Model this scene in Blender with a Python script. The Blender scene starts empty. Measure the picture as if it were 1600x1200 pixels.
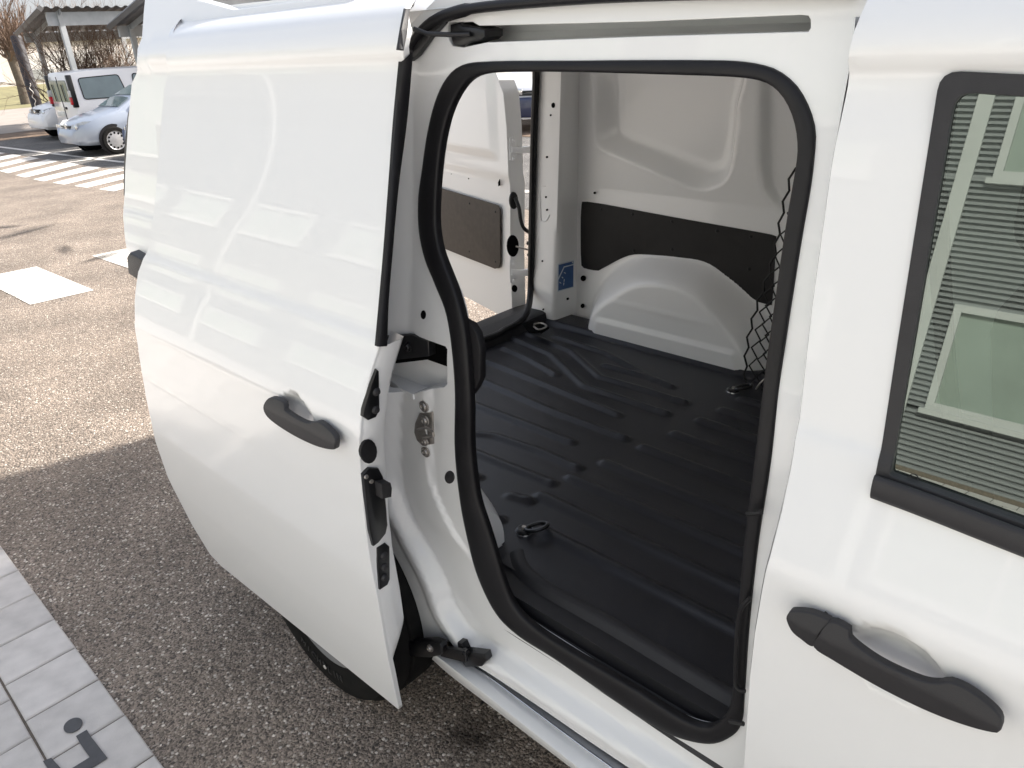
import bpy, bmesh, math, random
import numpy as np
from mathutils import Vector, Matrix
from mathutils.geometry import delaunay_2d_cdt
R = math.radians
random.seed(7); rng = np.random.default_rng(7)
scene = bpy.context.scene
COL = scene.collection

# ------------------------------------------------------------------ camera
# world axes: +X = forward along the van, +Y = into the van, +Z up, metres
CAMP = np.array([0.0, -0.80, 1.74])
FPX = 1156.0
_p, _r, _yaw = R(25.1), R(-3.33), R(135.5)
_fw = np.array([0, math.cos(_p), -math.sin(_p)]); _rt = np.array([1.0, 0, 0]); _up = np.cross(_rt, _fw)
_c, _s = math.cos(_r), math.sin(_r)
_rt2 = _c*_rt + _s*_up; _up2 = -_s*_rt + _c*_up
_ex = -np.array([math.cos(_yaw), math.sin(_yaw), 0]); _ey = np.array([math.sin(_yaw), -math.cos(_yaw), 0])
def _tow(v): return np.array([v@_ex, v@_ey, v[2]])
AR, AU, AF = _tow(_rt2), _tow(_up2), _tow(_fw)
cd = bpy.data.cameras.new('camera'); cam = bpy.data.objects.new('camera', cd); COL.objects.link(cam)
cd.sensor_fit = 'HORIZONTAL'; cd.sensor_width = 36; cd.lens = FPX/1600*36
cd.clip_start = 0.02; cd.clip_end = 2000
m = Matrix.Identity(4)
for i in range(3):
    m[i][0] = AR[i]; m[i][1] = AU[i]; m[i][2] = -AF[i]; m[i][3] = CAMP[i]
cam.matrix_world = m
scene.camera = cam

# ------------------------------------------------------------------ world, sun, exposure
SUN_AZ = (0.33, 0.944); SUN_EL = R(35)
world = bpy.data.worlds.new('World'); scene.world = world; world.use_nodes = True
nt = world.node_tree; nt.nodes.clear()
sky = nt.nodes.new('ShaderNodeTexSky'); sky.sky_type = 'NISHITA'; sky.sun_disc = False
sky.sun_elevation = SUN_EL; sky.sun_rotation = math.atan2(SUN_AZ[0], SUN_AZ[1])
sky.air_density = 0.9; sky.dust_density = 5.5; sky.ozone_density = 1.0
bg = nt.nodes.new('ShaderNodeBackground'); bg.inputs['Strength'].default_value = 0.15
wo = nt.nodes.new('ShaderNodeOutputWorld')
vn = nt.nodes.new('ShaderNodeTexNoise'); vn.inputs['Scale'].default_value = 2.2; vn.inputs['Detail'].default_value = 6
vm = nt.nodes.new('ShaderNodeMapRange'); vm.inputs[1].default_value = .3; vm.inputs[2].default_value = .7; vm.inputs[3].default_value = .3; vm.inputs[4].default_value = .75
vx = nt.nodes.new('ShaderNodeMix'); vx.data_type = 'RGBA'; vx.inputs[7].default_value = (3.1, 3.2, 3.4, 1)      # thin bright cloud veil
nt.links.new(vn.outputs[0], vm.inputs[0]); nt.links.new(vm.outputs[0], vx.inputs[0]); nt.links.new(sky.outputs[0], vx.inputs[6])
nt.links.new(vx.outputs[2], bg.inputs[0]); nt.links.new(bg.outputs[0], wo.inputs[0])
sd = bpy.data.lights.new('sun', 'SUN'); sd.energy = 5.0; sd.angle = R(2.0); sd.color = (1.0, 0.95, 0.88)
sun = bpy.data.objects.new('sun', sd); COL.objects.link(sun)
sdir = Vector((SUN_AZ[0]*math.cos(SUN_EL), SUN_AZ[1]*math.cos(SUN_EL), math.sin(SUN_EL)))
sun.rotation_euler = sdir.to_track_quat('Z', 'Y').to_euler(); sun.location = sdir*50
vs = scene.view_settings
vs.view_transform = 'Standard'; vs.look = 'None'; vs.gamma = 1; vs.use_curve_mapping = False
vs.exposure = 1.12

# ------------------------------------------------------------------ measuring helpers
def ray(u, v): return AR*(u-800) - AU*(v-600) + AF*FPX
def hit(u, v, F):                     # where the sight line meets the surface y = F(x, z)
    d = ray(u, v); y = float(F(np.array([0.]), np.array([1.]))[0]); P = CAMP
    for _ in range(40):
        t = (y-CAMP[1])/d[1]; P = CAMP+d*t
        y = 0.5*y+0.5*float(F(np.array([P[0]]), np.array([P[2]]))[0])
    return P
def hity(u, v, y): d = ray(u, v); return CAMP+d*((y-CAMP[1])/d[1])
def hitz(u, v, z): d = ray(u, v); return CAMP+d*((z-CAMP[2])/d[2])
def hitx(u, v, G):                    # surface x = G(z)
    d = ray(u, v); x = float(G(1.0)) if callable(G) else G
    for _ in range(30):
        P = CAMP+d*((x-CAMP[0])/d[0])
        if callable(G): x = 0.5*x+0.5*float(G(P[2]))
    return P
def hitplane(u, v, p0, n):
    d = ray(u, v); p0 = np.array(p0, float); n = np.array(n, float)
    return CAMP+d*(((p0-CAMP)@n)/(d@n))
def S(t): t = np.clip(t, 0, 1); return t*t*(3-2*t)
def curve(pts, n, closed=False):      # Catmull-Rom, resampled evenly
    P = np.array(pts, float); k = len(P); out = []
    segs = k if closed else k-1
    for i in range(segs):
        if closed: p0, p1, p2, p3 = P[(i-1) % k], P[i], P[(i+1) % k], P[(i+2) % k]
        else: p0, p1, p2, p3 = P[max(i-1, 0)], P[i], P[i+1], P[min(i+2, k-1)]
        for t in np.linspace(0, 1, 12, endpoint=False):
            out.append(0.5*((2*p1)+(-p0+p2)*t+(2*p0-5*p1+4*p2-p3)*t*t+(-p0+3*p1-3*p2+p3)*t**3))
    out.append(P[0] if closed else P[-1])
    return even(out, n, closed)
def even(pts, n, closed=False):
    Q = np.array(pts, float); L = np.r_[0, np.cumsum(np.linalg.norm(np.diff(Q, axis=0), axis=1))]
    t = np.linspace(0, L[-1], n+1)[:-1] if closed else np.linspace(0, L[-1], n)
    return np.stack([np.interp(t, L, Q[:, j]) for j in range(Q.shape[1])], 1)
def poly_step(pts, step, closed=True):
    P = np.array(pts, float)
    if closed: P = np.vstack([P, P[:1]])
    out = []
    for a, b in zip(P[:-1], P[1:]):
        k = max(1, int(np.linalg.norm(b-a)/step))
        for t in range(k): out.append(a+(b-a)*t/k)
    if not closed: out.append(P[-1])
    return np.array(out)
def inside(poly, pts):
    poly = np.asarray(poly); x, y = pts[:, 0], pts[:, 1]; r = np.zeros(len(pts), bool); j = len(poly)-1
    for i in range(len(poly)):
        xi, yi = poly[i]; xj, yj = poly[j]
        if yi != yj:
            r ^= ((yi > y) != (yj > y)) & (x < (xj-xi)*(y-yi)/(yj-yi)+xi)
        j = i
    return r
def segdist(pl, x, z, signed=False):
    pl = np.asarray(pl, float); best = np.full(np.shape(x), 1e9); sg = np.zeros(np.shape(x))
    for a, b in zip(pl[:-1], pl[1:]):
        d = b-a; L = d@d+1e-12; t = np.clip(((x-a[0])*d[0]+(z-a[1])*d[1])/L, 0, 1)
        ex, ez = x-(a[0]+t*d[0]), z-(a[1]+t*d[1]); q = np.hypot(ex, ez)
        c = d[0]*(z-a[1])-d[1]*(x-a[0])
        u = q < best-1e-9; best = np.where(u, q, best); sg = np.where(u, np.sign(c), sg)
    return best*sg if signed else best
def polysd(poly, x, z):               # positive inside
    P = np.vstack([poly, poly[:1]]); d = segdist(P, x, z)
    ins = inside(poly, np.stack([np.ravel(x), np.ravel(z)], 1)).reshape(np.shape(x))
    return np.where(ins, d, -d)
def rounded(pts, r, n=5):
    P = [np.array(p, float) for p in pts]; out = []; k = len(P)
    for i in range(k):
        a, b, c = P[i-1], P[i], P[(i+1) % k]
        ra = r[i] if isinstance(r, (list, tuple)) else r
        d1 = (a-b)/np.linalg.norm(a-b); d2 = (c-b)/np.linalg.norm(c-b)
        rr = min(ra, .45*np.linalg.norm(a-b), .45*np.linalg.norm(c-b))
        p, q = b+d1*rr, b+d2*rr
        for t in np.linspace(0, 1, n): out.append((1-t)**2*p+2*t*(1-t)*b+t*t*q)
    return np.array(out)

# ------------------------------------------------------------------ materials
MATS = {}
def mat(name, col, rough=.5, metal=0, coat=0, spec=.5, noise=0, nscale=20, bump=0, bscale=200, coat_rough=.04, trans=0, emit=None):
    if name in MATS: return MATS[name]
    M = bpy.data.materials.new(name); M.use_nodes = True; t = M.node_tree; b = t.nodes['Principled BSDF']
    b.inputs['Base Color'].default_value = (*col, 1); b.inputs['Roughness'].default_value = rough
    b.inputs['Metallic'].default_value = metal; b.inputs['Specular IOR Level'].default_value = spec
    b.inputs['Coat Weight'].default_value = coat; b.inputs['Coat Roughness'].default_value = coat_rough
    b.inputs['Transmission Weight'].default_value = trans
    tc = t.nodes.new('ShaderNodeTexCoord')
    if noise:
        n = t.nodes.new('ShaderNodeTexNoise'); n.inputs['Scale'].default_value = nscale; n.inputs['Detail'].default_value = 6
        t.links.new(tc.outputs['Object'], n.inputs['Vector'])
        r = t.nodes.new('ShaderNodeMapRange'); r.inputs[1].default_value = .25; r.inputs[2].default_value = .75
        r.inputs[3].default_value = 1-noise; r.inputs[4].default_value = 1+noise; t.links.new(n.outputs[0], r.inputs[0])
        mx = t.nodes.new('ShaderNodeVectorMath'); mx.operation = 'SCALE'; mx.inputs[0].default_value = col
        t.links.new(r.outputs[0], mx.inputs['Scale']); t.links.new(mx.outputs[0], b.inputs['Base Color'])
    if bump:
        n2 = t.nodes.new('ShaderNodeTexNoise'); n2.inputs['Scale'].default_value = bscale; n2.inputs['Detail'].default_value = 3
        t.links.new(tc.outputs['Object'], n2.inputs['Vector'])
        bp = t.nodes.new('ShaderNodeBump'); bp.inputs['Strength'].default_value = bump; bp.inputs['Distance'].default_value = .002
        t.links.new(n2.outputs[0], bp.inputs['Height']); t.links.new(bp.outputs[0], b.inputs['Normal'])
    MATS[name] = M; return M
WHITE = mat('white_paint', (.79, .79, .785), rough=.34, coat=.75, coat_rough=.03, bump=.012, bscale=14)
INNER = mat('white_inner_paint', (.86, .86, .86), rough=.4, coat=.5, coat_rough=.08, bump=.02, bscale=20)
RUBBER = mat('black_rubber', (.0065, .006, .0075), rough=.5, spec=.35, noise=.25, nscale=30, bump=.1, bscale=300)
PLAST = mat('dark_textured_plastic', (.019, .018, .020), rough=.55, noise=.12, nscale=60, bump=.25, bscale=900)
GLOSSB = mat('gloss_black', (.008, .008, .009), rough=.3, noise=.2, nscale=50)
MATM = mat('floor_mat_rubber', (.011, .0115, .017), rough=.36, noise=.2, nscale=7, bump=.35, bscale=700)
PANEL = mat('brown_black_fibreboard', (.011, .0095, .0095), rough=.7, noise=.15, nscale=40, bump=.15, bscale=500)
METAL = mat('zinc_steel', (.42, .39, .36), rough=.42, metal=.85, noise=.15, nscale=80)
CHROME = mat('track_steel', (.7, .7, .72), rough=.25, metal=.9, noise=.1, nscale=30)
TYRE = mat('tyre_rubber', (.009, .0085, .008), rough=.85, spec=.2, noise=.3, nscale=25, bump=.2, bscale=150)
RIM = mat('silver_wheel', (.16, .16, .165), rough=.45, metal=.5, noise=.08, nscale=20)
HOLE = mat('dark_hole', (.003, .003, .003), rough=.95, noise=.1, spec=.08)
CABIN = mat('cabin_fabric', (.05, .05, .055), rough=.9, noise=.2, nscale=50)
def glass_mat(name, tint, refl):
    M = bpy.data.materials.new(name); M.use_nodes = True; t = M.node_tree; t.nodes.clear()
    o = t.nodes.new('ShaderNodeOutputMaterial'); tr = t.nodes.new('ShaderNodeBsdfTransparent'); tr.inputs[0].default_value = (*tint, 1)
    g = t.nodes.new('ShaderNodeBsdfGlossy'); g.inputs['Roughness'].default_value = .004; g.inputs[0].default_value = (.88, 1, .93, 1)
    f = t.nodes.new('ShaderNodeFresnel'); f.inputs[0].default_value = 1.52
    ma = t.nodes.new('ShaderNodeMath'); ma.operation = 'MULTIPLY_ADD'; ma.inputs[1].default_value = 3.2; ma.inputs[2].default_value = refl
    x = t.nodes.new('ShaderNodeMixShader'); t.links.new(f.outputs[0], ma.inputs[0]); t.links.new(ma.outputs[0], x.inputs[0])
    t.links.new(tr.outputs[0], x.inputs[1]); t.links.new(g.outputs[0], x.inputs[2]); t.links.new(x.outputs[0], o.inputs[0]); return M
GLASS = glass_mat('tinted_window_glass', (.20, .25, .23), .02)
GLASS2 = glass_mat('clear_window_glass', (.74, .80, .77), .02)
CARGLASS = mat('parked_car_glass', (.14, .19, .20), rough=.06, spec=.9, noise=.2, nscale=2)

# ------------------------------------------------------------------ object helpers
def link(name, me, mt=None, parent=None):
    o = bpy.data.objects.new(name, me); COL.objects.link(o)
    if mt is not None and me is not None: me.materials.append(mt)
    if parent is not None: o.parent = parent
    return o
def tag(o, label=None, cat=None, group=None, kind=None):
    if label: o['label'] = label
    if cat: o['category'] = cat
    if group: o['group'] = group
    if kind: o['kind'] = kind
    return o
def thing(name, label, cat, loc=(0, 0, 0), rz=0, group=None):
    o = bpy.data.objects.new(name, None); COL.objects.link(o); o.location = loc; o.rotation_euler = (0, 0, rz)
    o.empty_display_size = .1
    return tag(o, label, cat, group)
def mesh(name, V, Fc, mt, parent=None, smooth=True, angle=35):
    me = bpy.data.meshes.new(name); me.from_pydata([tuple(map(float, v)) for v in V], [], [tuple(map(int, f)) for f in Fc])
    me.validate(); me.update()
    if smooth:
        me.polygons.foreach_set('use_smooth', [True]*len(me.polygons))
        me.set_sharp_from_angle(angle=R(angle))
    return link(name, me, mt, parent)
def bm_obj(name, bm, mt, parent=None, smooth=True, angle=35):
    me = bpy.data.meshes.new(name); bmesh.ops.recalc_face_normals(bm, faces=bm.faces); bm.to_mesh(me); bm.free()
    if smooth:
        me.polygons.foreach_set('use_smooth', [True]*len(me.polygons)); me.set_sharp_from_angle(angle=R(angle))
    return link(name, me, mt, parent)
def box(name, lo, hi, mt, parent=None, bevel=0.0, seg=2, rot=None, bm=None):
    own = bm is None
    if own: bm = bmesh.new()
    lo = Vector(lo); hi = Vector(hi)
    g = bmesh.ops.create_cube(bm, size=1); vs_ = g['verts']
    sc = hi-lo; c = (hi+lo)/2
    for v in vs_: v.co = Vector((v.co.x*sc.x, v.co.y*sc.y, v.co.z*sc.z))+c
    if bevel and own: bmesh.ops.bevel(bm, geom=bm.edges[:], offset=bevel, segments=seg, affect='EDGES', profile=.5)
    if rot is not None:
        bmesh.ops.rotate(bm, verts=vs_ if not own else bm.verts, cent=c, matrix=rot)
    return bm_obj(name, bm, mt, parent) if own else None
def slab(name, pts, depth, mt, parent=None, bevel=0.0, seg=2, angle=40):
    """closed 3-D outline, extruded by the vector depth; the first face keeps rounded edges"""
    bm = bmesh.new(); vs_ = [bm.verts.new(tuple(p)) for p in pts]; f = bm.faces.new(vs_)
    r = bmesh.ops.extrude_face_region(bm, geom=[f]); nv = [e for e in r['geom'] if isinstance(e, bmesh.types.BMVert)]
    for v in nv: v.co += Vector(depth)
    if bevel:
        ed = [e for e in f.edges] if f.is_valid else [e for e in bm.edges if all(v in vs_ for v in e.verts)]
        bmesh.ops.bevel(bm, geom=ed, offset=bevel, segments=seg, affect='EDGES', profile=.5, clamp_overlap=True)
    return bm_obj(name, bm, mt, parent, angle=angle)
def frames(P, closed=False):
    P = np.asarray(P); T = np.gradient(P, axis=0)
    if closed: T = np.roll(P, -1, 0)-np.roll(P, 1, 0)
    T /= np.linalg.norm(T, axis=1)[:, None]+1e-12
    n = np.cross(T[0], [0, 0, 1]);
    if np.linalg.norm(n) < .1: n = np.cross(T[0], [1, 0, 0])
    N = []
    for t in T:
        n = n-t*(n@t); n = n/(np.linalg.norm(n)+1e-12); N.append(n)
    N = np.array(N); return T, N, np.cross(T, N)
def tube_geo(P, r, k=8, closed=False, cap=True, off=0):
    P = np.asarray(P, float); T, N, B = frames(P, closed); n = len(P)
    rr = np.broadcast_to(np.asarray(r, float), (n,)); a = np.arange(k)*2*math.pi/k
    V = (P[:, None]+rr[:, None, None]*(np.cos(a)[None, :, None]*N[:, None]+np.sin(a)[None, :, None]*B[:, None])).reshape(-1, 3)
    Fc = []
    for i in range(n if closed else n-1):
        j = (i+1) % n
        for q in range(k): Fc.append((off+i*k+q, off+i*k+(q+1) % k, off+j*k+(q+1) % k, off+j*k+q))
    if cap and not closed:
        Fc.append(tuple(off+q for q in range(k))[::-1]); Fc.append(tuple(off+(n-1)*k+q for q in range(k)))
    return V, Fc
def tube(name, P, r, mt, parent=None, k=10, closed=False):
    V, Fc = tube_geo(P, r, k, closed); return mesh(name, V, Fc, mt, parent)
def tubes(name, list_, mt, parent=None, k=5):
    V = []; Fc = []; off = 0
    for P, r in list_:
        v, f = tube_geo(P, r, k, off=off); V.append(v); Fc += f; off += len(v)
    return mesh(name, np.vstack(V), Fc, mt, parent, angle=80)
def loft(name, lines, mt, parent=None, n=40, closed_v=False, angle=40, raw=False):
    L = [np.asarray(l, float) if raw else curve(l, n) for l in lines]; n = len(L[0]); V = np.vstack(L); Fc = []
    for i in range(len(L) if closed_v else len(L)-1):
        j = (i+1) % len(L)
        for q in range(n-1): Fc.append((i*n+q, i*n+q+1, j*n+q+1, j*n+q))
    return mesh(name, V, Fc, mt, parent, angle=angle)
def lathe(name, prof, c, axis, mt, parent=None, k=40, angle=30):
    """profile of (radius, offset along axis), turned about axis through c"""
    axis = np.array(axis, float)/np.linalg.norm(axis); u = np.cross(axis, [0, 0, 1.0])
    if np.linalg.norm(u) < .1: u = np.cross(axis, [1.0, 0, 0])
    u /= np.linalg.norm(u); w = np.cross(axis, u); c = np.array(c, float); V = []; Fc = []; n = len(prof)
    for a in np.arange(k)*2*math.pi/k:
        for r_, h in prof: V.append(c+axis*h+r_*(math.cos(a)*u+math.sin(a)*w))
    for i in range(k):
        j = (i+1) % k
        for q in range(n-1): Fc.append((i*n+q, j*n+q, j*n+q+1, i*n+q+1))
    return mesh(name, V, Fc, mt, parent, angle=angle)
def panel(name, outline, holes, F, step, mt, parent=None, thick=.02, sgn=1, lip=.003):
    """pressed-metal sheet y = F(x, z) over a 2-D outline with holes, with folded edges; sgn=+1 seen from -y"""
    loops = [poly_step(outline, step)]+[poly_step(h, step) for h in holes]
    lo = loops[0].min(0); hi = loops[0].max(0)
    gx, gz = np.meshgrid(np.arange(lo[0], hi[0], step), np.arange(lo[1], hi[1], step)); G = np.stack([gx.ravel(), gz.ravel()], 1)
    ok = inside(loops[0], G)
    for h in loops[1:]: ok &= ~inside(h, G)
    G = G[ok]
    for l in loops:
        d = segdist(np.vstack([l, l[:1]]), G[:, 0], G[:, 1]); G = G[d > step*.55]
    pts = [Vector((float(a), float(b))) for l in loops for a, b in l]; ed = []; o = 0
    for l in loops:
        k = len(l); ed += [(o+i, o+(i+1) % k) for i in range(k)]; o += k
    pts += [Vector((float(a), float(b))) for a, b in G]
    r = delaunay_2d_cdt(pts, ed, [], 0, 1e-7)
    vv = np.array([(p.x, p.y) for p in r[0]]); tri = np.array([f for f in r[2] if len(f) == 3])
    cen = vv[tri].mean(1); ok = inside(loops[0], cen)
    for h in loops[1:]: ok &= ~inside(h, cen)
    tri = tri[ok]
    a = vv[tri[:, 1]]-vv[tri[:, 0]]; b = vv[tri[:, 2]]-vv[tri[:, 0]]; flip = (a[:, 0]*b[:, 1]-a[:, 1]*b[:, 0])*sgn < 0
    tri[flip] = tri[flip][:, ::-1]
    def nrm(q):
        e = .003; x, z = q[:, 0], q[:, 1]
        dx = (F(x+e, z)-F(x-e, z))/(2*e); dz = (F(x, z+e)-F(x, z-e))/(2*e)
        n = np.stack([dx, -np.ones_like(dx), dz], 1)*sgn; return n/np.linalg.norm(n, axis=1)[:, None]
    V = [np.stack([vv[:, 0], F(vv[:, 0], vv[:, 1]), vv[:, 1]], 1)]; NN = [nrm(vv)]; Fc = [tuple(t) for t in tri]; off = len(vv)
    for li, l in enumerate(loops):
        k = len(l); area = np.sum(l[:, 0]*np.roll(l[:, 1], -1)-np.roll(l[:, 0], -1)*l[:, 1])
        t = np.roll(l, -1, 0)-np.roll(l, 1, 0); on = np.stack([t[:, 1], -t[:, 0]], 1)*(1 if area > 0 else -1)*(1 if li == 0 else -1)
        on /= np.linalg.norm(on, axis=1)[:, None]+1e-9
        y = F(l[:, 0], l[:, 1]); n0 = nrm(l); o3 = np.stack([on[:, 0], np.zeros(k), on[:, 1]], 1)
        p0 = np.stack([l[:, 0], y, l[:, 1]], 1)
        p1 = p0+o3*lip*.3+np.array([0, sgn*lip*.3, 0]); p2 = p0+o3*lip*.5+np.array([0, sgn*lip, 0]); p3 = p2+np.array([0, sgn*thick, 0]); p4 = p3-o3*.012
        for P, N in ((p0, n0), (p1, (n0+o3)*.7), (p2, o3), (p3, o3), (p3, -n0), (p4, -n0)):
            V.append(P); NN.append(N)
        rev = ((1 if area > 0 else -1)*(1 if li == 0 else -1)*sgn) > 0
        for ring in ((0, 1), (1, 2), (2, 3), (4, 5)):
            A, B_ = off+ring[0]*k, off+ring[1]*k
            for i in range(k):
                j = (i+1) % k; f = (A+i, A+j, B_+j, B_+i)
                Fc.append(f[::-1] if rev else f)
        off += 6*k
    V = np.vstack(V); NN = np.vstack(NN); NN /= np.linalg.norm(NN, axis=1)[:, None]+1e-9
    me = bpy.data.meshes.new(name); me.from_pydata(V.tolist(), [], [tuple(map(int, f)) for f in Fc]); me.update()
    me.polygons.foreach_set('use_smooth', [True]*len(me.polygons))
    me.normals_split_custom_set_from_vertices(NN.tolist())
    return link(name, me, mt, parent)
def grid_xz(name, x0, x1, z0, z1, step, F, mt, parent=None):
    xs = np.arange(x0, x1+step*.5, step); zs = np.arange(z0, z1+step*.5, step); X, Z = np.meshgrid(xs, zs)
    Y = F(X, Z); V = np.stack([X.ravel(), Y.ravel(), Z.ravel()], 1); n = len(xs)
    Fc = [(i*n+j, i*n+j+1, (i+1)*n+j+1, (i+1)*n+j) for i in range(len(zs)-1) for j in range(n-1)]
    return mesh(name, V, Fc, mt, parent, angle=180)
def xz(P): return (P[0], P[2])

# ------------------------------------------------------------------ ground
def gz(x): x = np.asarray(x, float); return -.26*S((-x-9)/9)
def hitg(u, v):
    z = 0.0
    for _ in range(40):
        P = hitz(u, v, z); z = .5*z+.5*float(gz(P[0]))
    return P
def asphalt(name, base, lightc, dark):
    M = bpy.data.materials.new(name); M.use_nodes = True; t = M.node_tree; b = t.nodes['Principled BSDF']; b.inputs['Roughness'].default_value = .85
    tc = t.nodes.new('ShaderNodeTexCoord')
    def vor(scale, rnd=1):
        v = t.nodes.new('ShaderNodeTexVoronoi'); v.inputs['Scale'].default_value = scale; v.inputs['Randomness'].default_value = rnd
        w = t.nodes.new('ShaderNodeTexNoise'); w.inputs['Scale'].default_value = scale*.7; w.inputs['Detail'].default_value = 2
        mp = t.nodes.new('ShaderNodeMix'); mp.data_type = 'VECTOR'; mp.inputs[0].default_value = .012*60/scale
        t.links.new(tc.outputs['Object'], w.inputs['Vector']); t.links.new(tc.outputs['Object'], mp.inputs[4]); t.links.new(w.outputs['Color'], mp.inputs[5])
        t.links.new(mp.outputs[1], v.inputs['Vector']); return v
    v1 = vor(98); v2 = vor(230)
    sep = t.nodes.new('ShaderNodeSeparateColor'); t.links.new(v1.outputs['Color'], sep.inputs[0])
    r1 = t.nodes.new('ShaderNodeValToRGB'); e = r1.color_ramp.elements; e[0].position = 0; e[0].color = (*dark, 1); e[1].position = .45; e[1].color = (*base, 1)
    x = e.new(.8); x.color = (*[c*1.45 for c in base], 1); x = e.new(.92); x.color = (*lightc, 1); x = e.new(1.0); x.color = (*[min(.75, c*1.5) for c in lightc], 1)
    t.links.new(sep.outputs[0], r1.inputs[0])
    sep2 = t.nodes.new('ShaderNodeSeparateColor'); t.links.new(v2.outputs['Color'], sep2.inputs[0])
    r2 = t.nodes.new('ShaderNodeValToRGB'); e = r2.color_ramp.elements; e[0].position = .1; e[0].color = (*[c*.35 for c in base], 1); e[1].position = .95; e[1].color = (*[c*1.7 for c in base], 1)
    t.links.new(sep2.outputs[1], r2.inputs[0])
    # stones (big cells) show where the cell is near its centre, finer grit between
    mr = t.nodes.new('ShaderNodeMapRange'); mr.inputs[1].default_value = .38; mr.inputs[2].default_value = .55; mr.inputs[3].default_value = 1; mr.inputs[4].default_value = 0
    t.links.new(v1.outputs['Distance'], mr.inputs[0])
    mx = t.nodes.new('ShaderNodeMix'); mx.data_type = 'RGBA'; t.links.new(mr.outputs[0], mx.inputs[0]); t.links.new(r2.outputs[0], mx.inputs[6]); t.links.new(r1.outputs[0], mx.inputs[7])
    n = t.nodes.new('ShaderNodeTexNoise'); n.inputs['Scale'].default_value = 1.6; n.inputs['Detail'].default_value = 5; t.links.new(tc.outputs['Object'], n.inputs['Vector'])
    mr2 = t.nodes.new('ShaderNodeMapRange'); mr2.inputs[1].default_value = .3; mr2.inputs[2].default_value = .7; mr2.inputs[3].default_value = .74; mr2.inputs[4].default_value = 1.22; t.links.new(n.outputs[0], mr2.inputs[0])
    # oil and tyre stains
    n3 = t.nodes.new('ShaderNodeTexNoise'); n3.inputs['Scale'].default_value = 2.3; n3.inputs['Detail'].default_value = 7; n3.inputs['Roughness'].default_value = .7; t.links.new(tc.outputs['Object'], n3.inputs['Vector'])
    mr3 = t.nodes.new('ShaderNodeMapRange'); mr3.inputs[1].default_value = .66; mr3.inputs[2].default_value = .74; mr3.inputs[3].default_value = 1; mr3.inputs[4].default_value = .6; t.links.new(n3.outputs[0], mr3.inputs[0])
    mu = t.nodes.new('ShaderNodeMath'); mu.operation = 'MULTIPLY'; t.links.new(mr2.outputs[0], mu.inputs[0]); t.links.new(mr3.outputs[0], mu.inputs[1])
    sc_ = t.nodes.new('ShaderNodeVectorMath'); sc_.operation = 'SCALE'; t.links.new(mx.outputs[2], sc_.inputs[0]); t.links.new(mu.outputs[0], sc_.inputs['Scale'])
    t.links.new(sc_.outputs[0], b.inputs['Base Color'])
    bp = t.nodes.new('ShaderNodeBump'); bp.inputs['Strength'].default_value = .9; bp.inputs['Distance'].default_value = .006; bp.invert = True
    t.links.new(v1.outputs['Distance'], bp.inputs['Height']); bp2 = t.nodes.new('ShaderNodeBump'); bp2.inputs['Strength'].default_value = .5; bp2.inputs['Distance'].default_value = .003; bp2.invert = True
    t.links.new(v2.outputs['Distance'], bp2.inputs['Height']); t.links.new(bp.outputs[0], bp2.inputs['Normal']); t.links.new(bp2.outputs[0], b.inputs['Normal'])
    return M
ASPH = asphalt('coarse_asphalt', (.215, .174, .140), (.50, .45, .39), (.060, .050, .042))
ASPH2 = asphalt('parking_asphalt', (.11, .105, .10), (.30, .28, .26), (.03, .03, .03))
def sheet(name, poly, dz, mt, parent=None, kind=None):
    """a thin sheet that follows the ground"""
    P = poly_step(poly, .6); V = [(x, y, float(gz(x))+dz) for x, y in P]
    bm = bmesh.new(); f = bm.faces.new([bm.verts.new(v) for v in V]); bmesh.ops.triangulate(bm, faces=[f])
    if f.is_valid and f.normal.z < 0: pass
    bmesh.ops.recalc_face_normals(bm, faces=bm.faces)
    o = bm_obj(name, bm, mt, parent, smooth=False)
    if kind: o['kind'] = kind
    return o
xs = [-400, -200, -100, -60, -30, -18]+list(np.arange(-17.5, -8.4, .5))+[-6, -3, 0, 10, 60, 400]
ys = [-400, -30, 0, 30, 400]
V = [(x, y, float(gz(x))) for x in xs for y in ys]; n = len(ys)
Fc = [(i*n+j, (i+1)*n+j, (i+1)*n+j+1, i*n+j+1) for i in range(len(xs)-1) for j in range(n-1)]
tag(mesh('asphalt_ground', V, Fc, ASPH, smooth=False), 'coarse light asphalt of the yard around the van', kind='structure')
# ------------------------------------------------------------------ markings on the ground
PAINT = mat('white_road_paint', (.66, .63, .585), rough=.8, noise=0, bump=.4, bscale=120)
_t = PAINT.node_tree; _n = _t.nodes.new('ShaderNodeTexNoise'); _n.inputs['Scale'].default_value = 55; _n.inputs['Detail'].default_value = 8; _n.inputs['Roughness'].default_value = .75
_m = _t.nodes.new('ShaderNodeTexNoise'); _m.inputs['Scale'].default_value = 2.5; _m.inputs['Detail'].default_value = 4
_a = _t.nodes.new('ShaderNodeMath'); _a.operation = 'MULTIPLY_ADD'; _a.inputs[1].default_value = .5
_q = _t.nodes.new('ShaderNodeTexCoord'); _t.links.new(_q.outputs['Object'], _n.inputs['Vector']); _t.links.new(_q.outputs['Object'], _m.inputs['Vector'])
_t.links.new(_m.outputs[0], _a.inputs[0]); _t.links.new(_n.outputs[0], _a.inputs[2])
_r = _t.nodes.new('ShaderNodeValToRGB'); _r.color_ramp.elements[0].position = .62; _r.color_ramp.elements[0].color = (.20, .165, .135, 1); _r.color_ramp.elements[1].position = .70; _r.color_ramp.elements[1].color = (.66, .63, .585, 1)
_t.links.new(_a.outputs[0], _r.inputs[0]); _t.links.new(_r.outputs[0], _t.nodes['Principled BSDF'].inputs['Base Color'])
def gpt(u, v): P = hitg(u, v); return (P[0], P[1])
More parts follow.
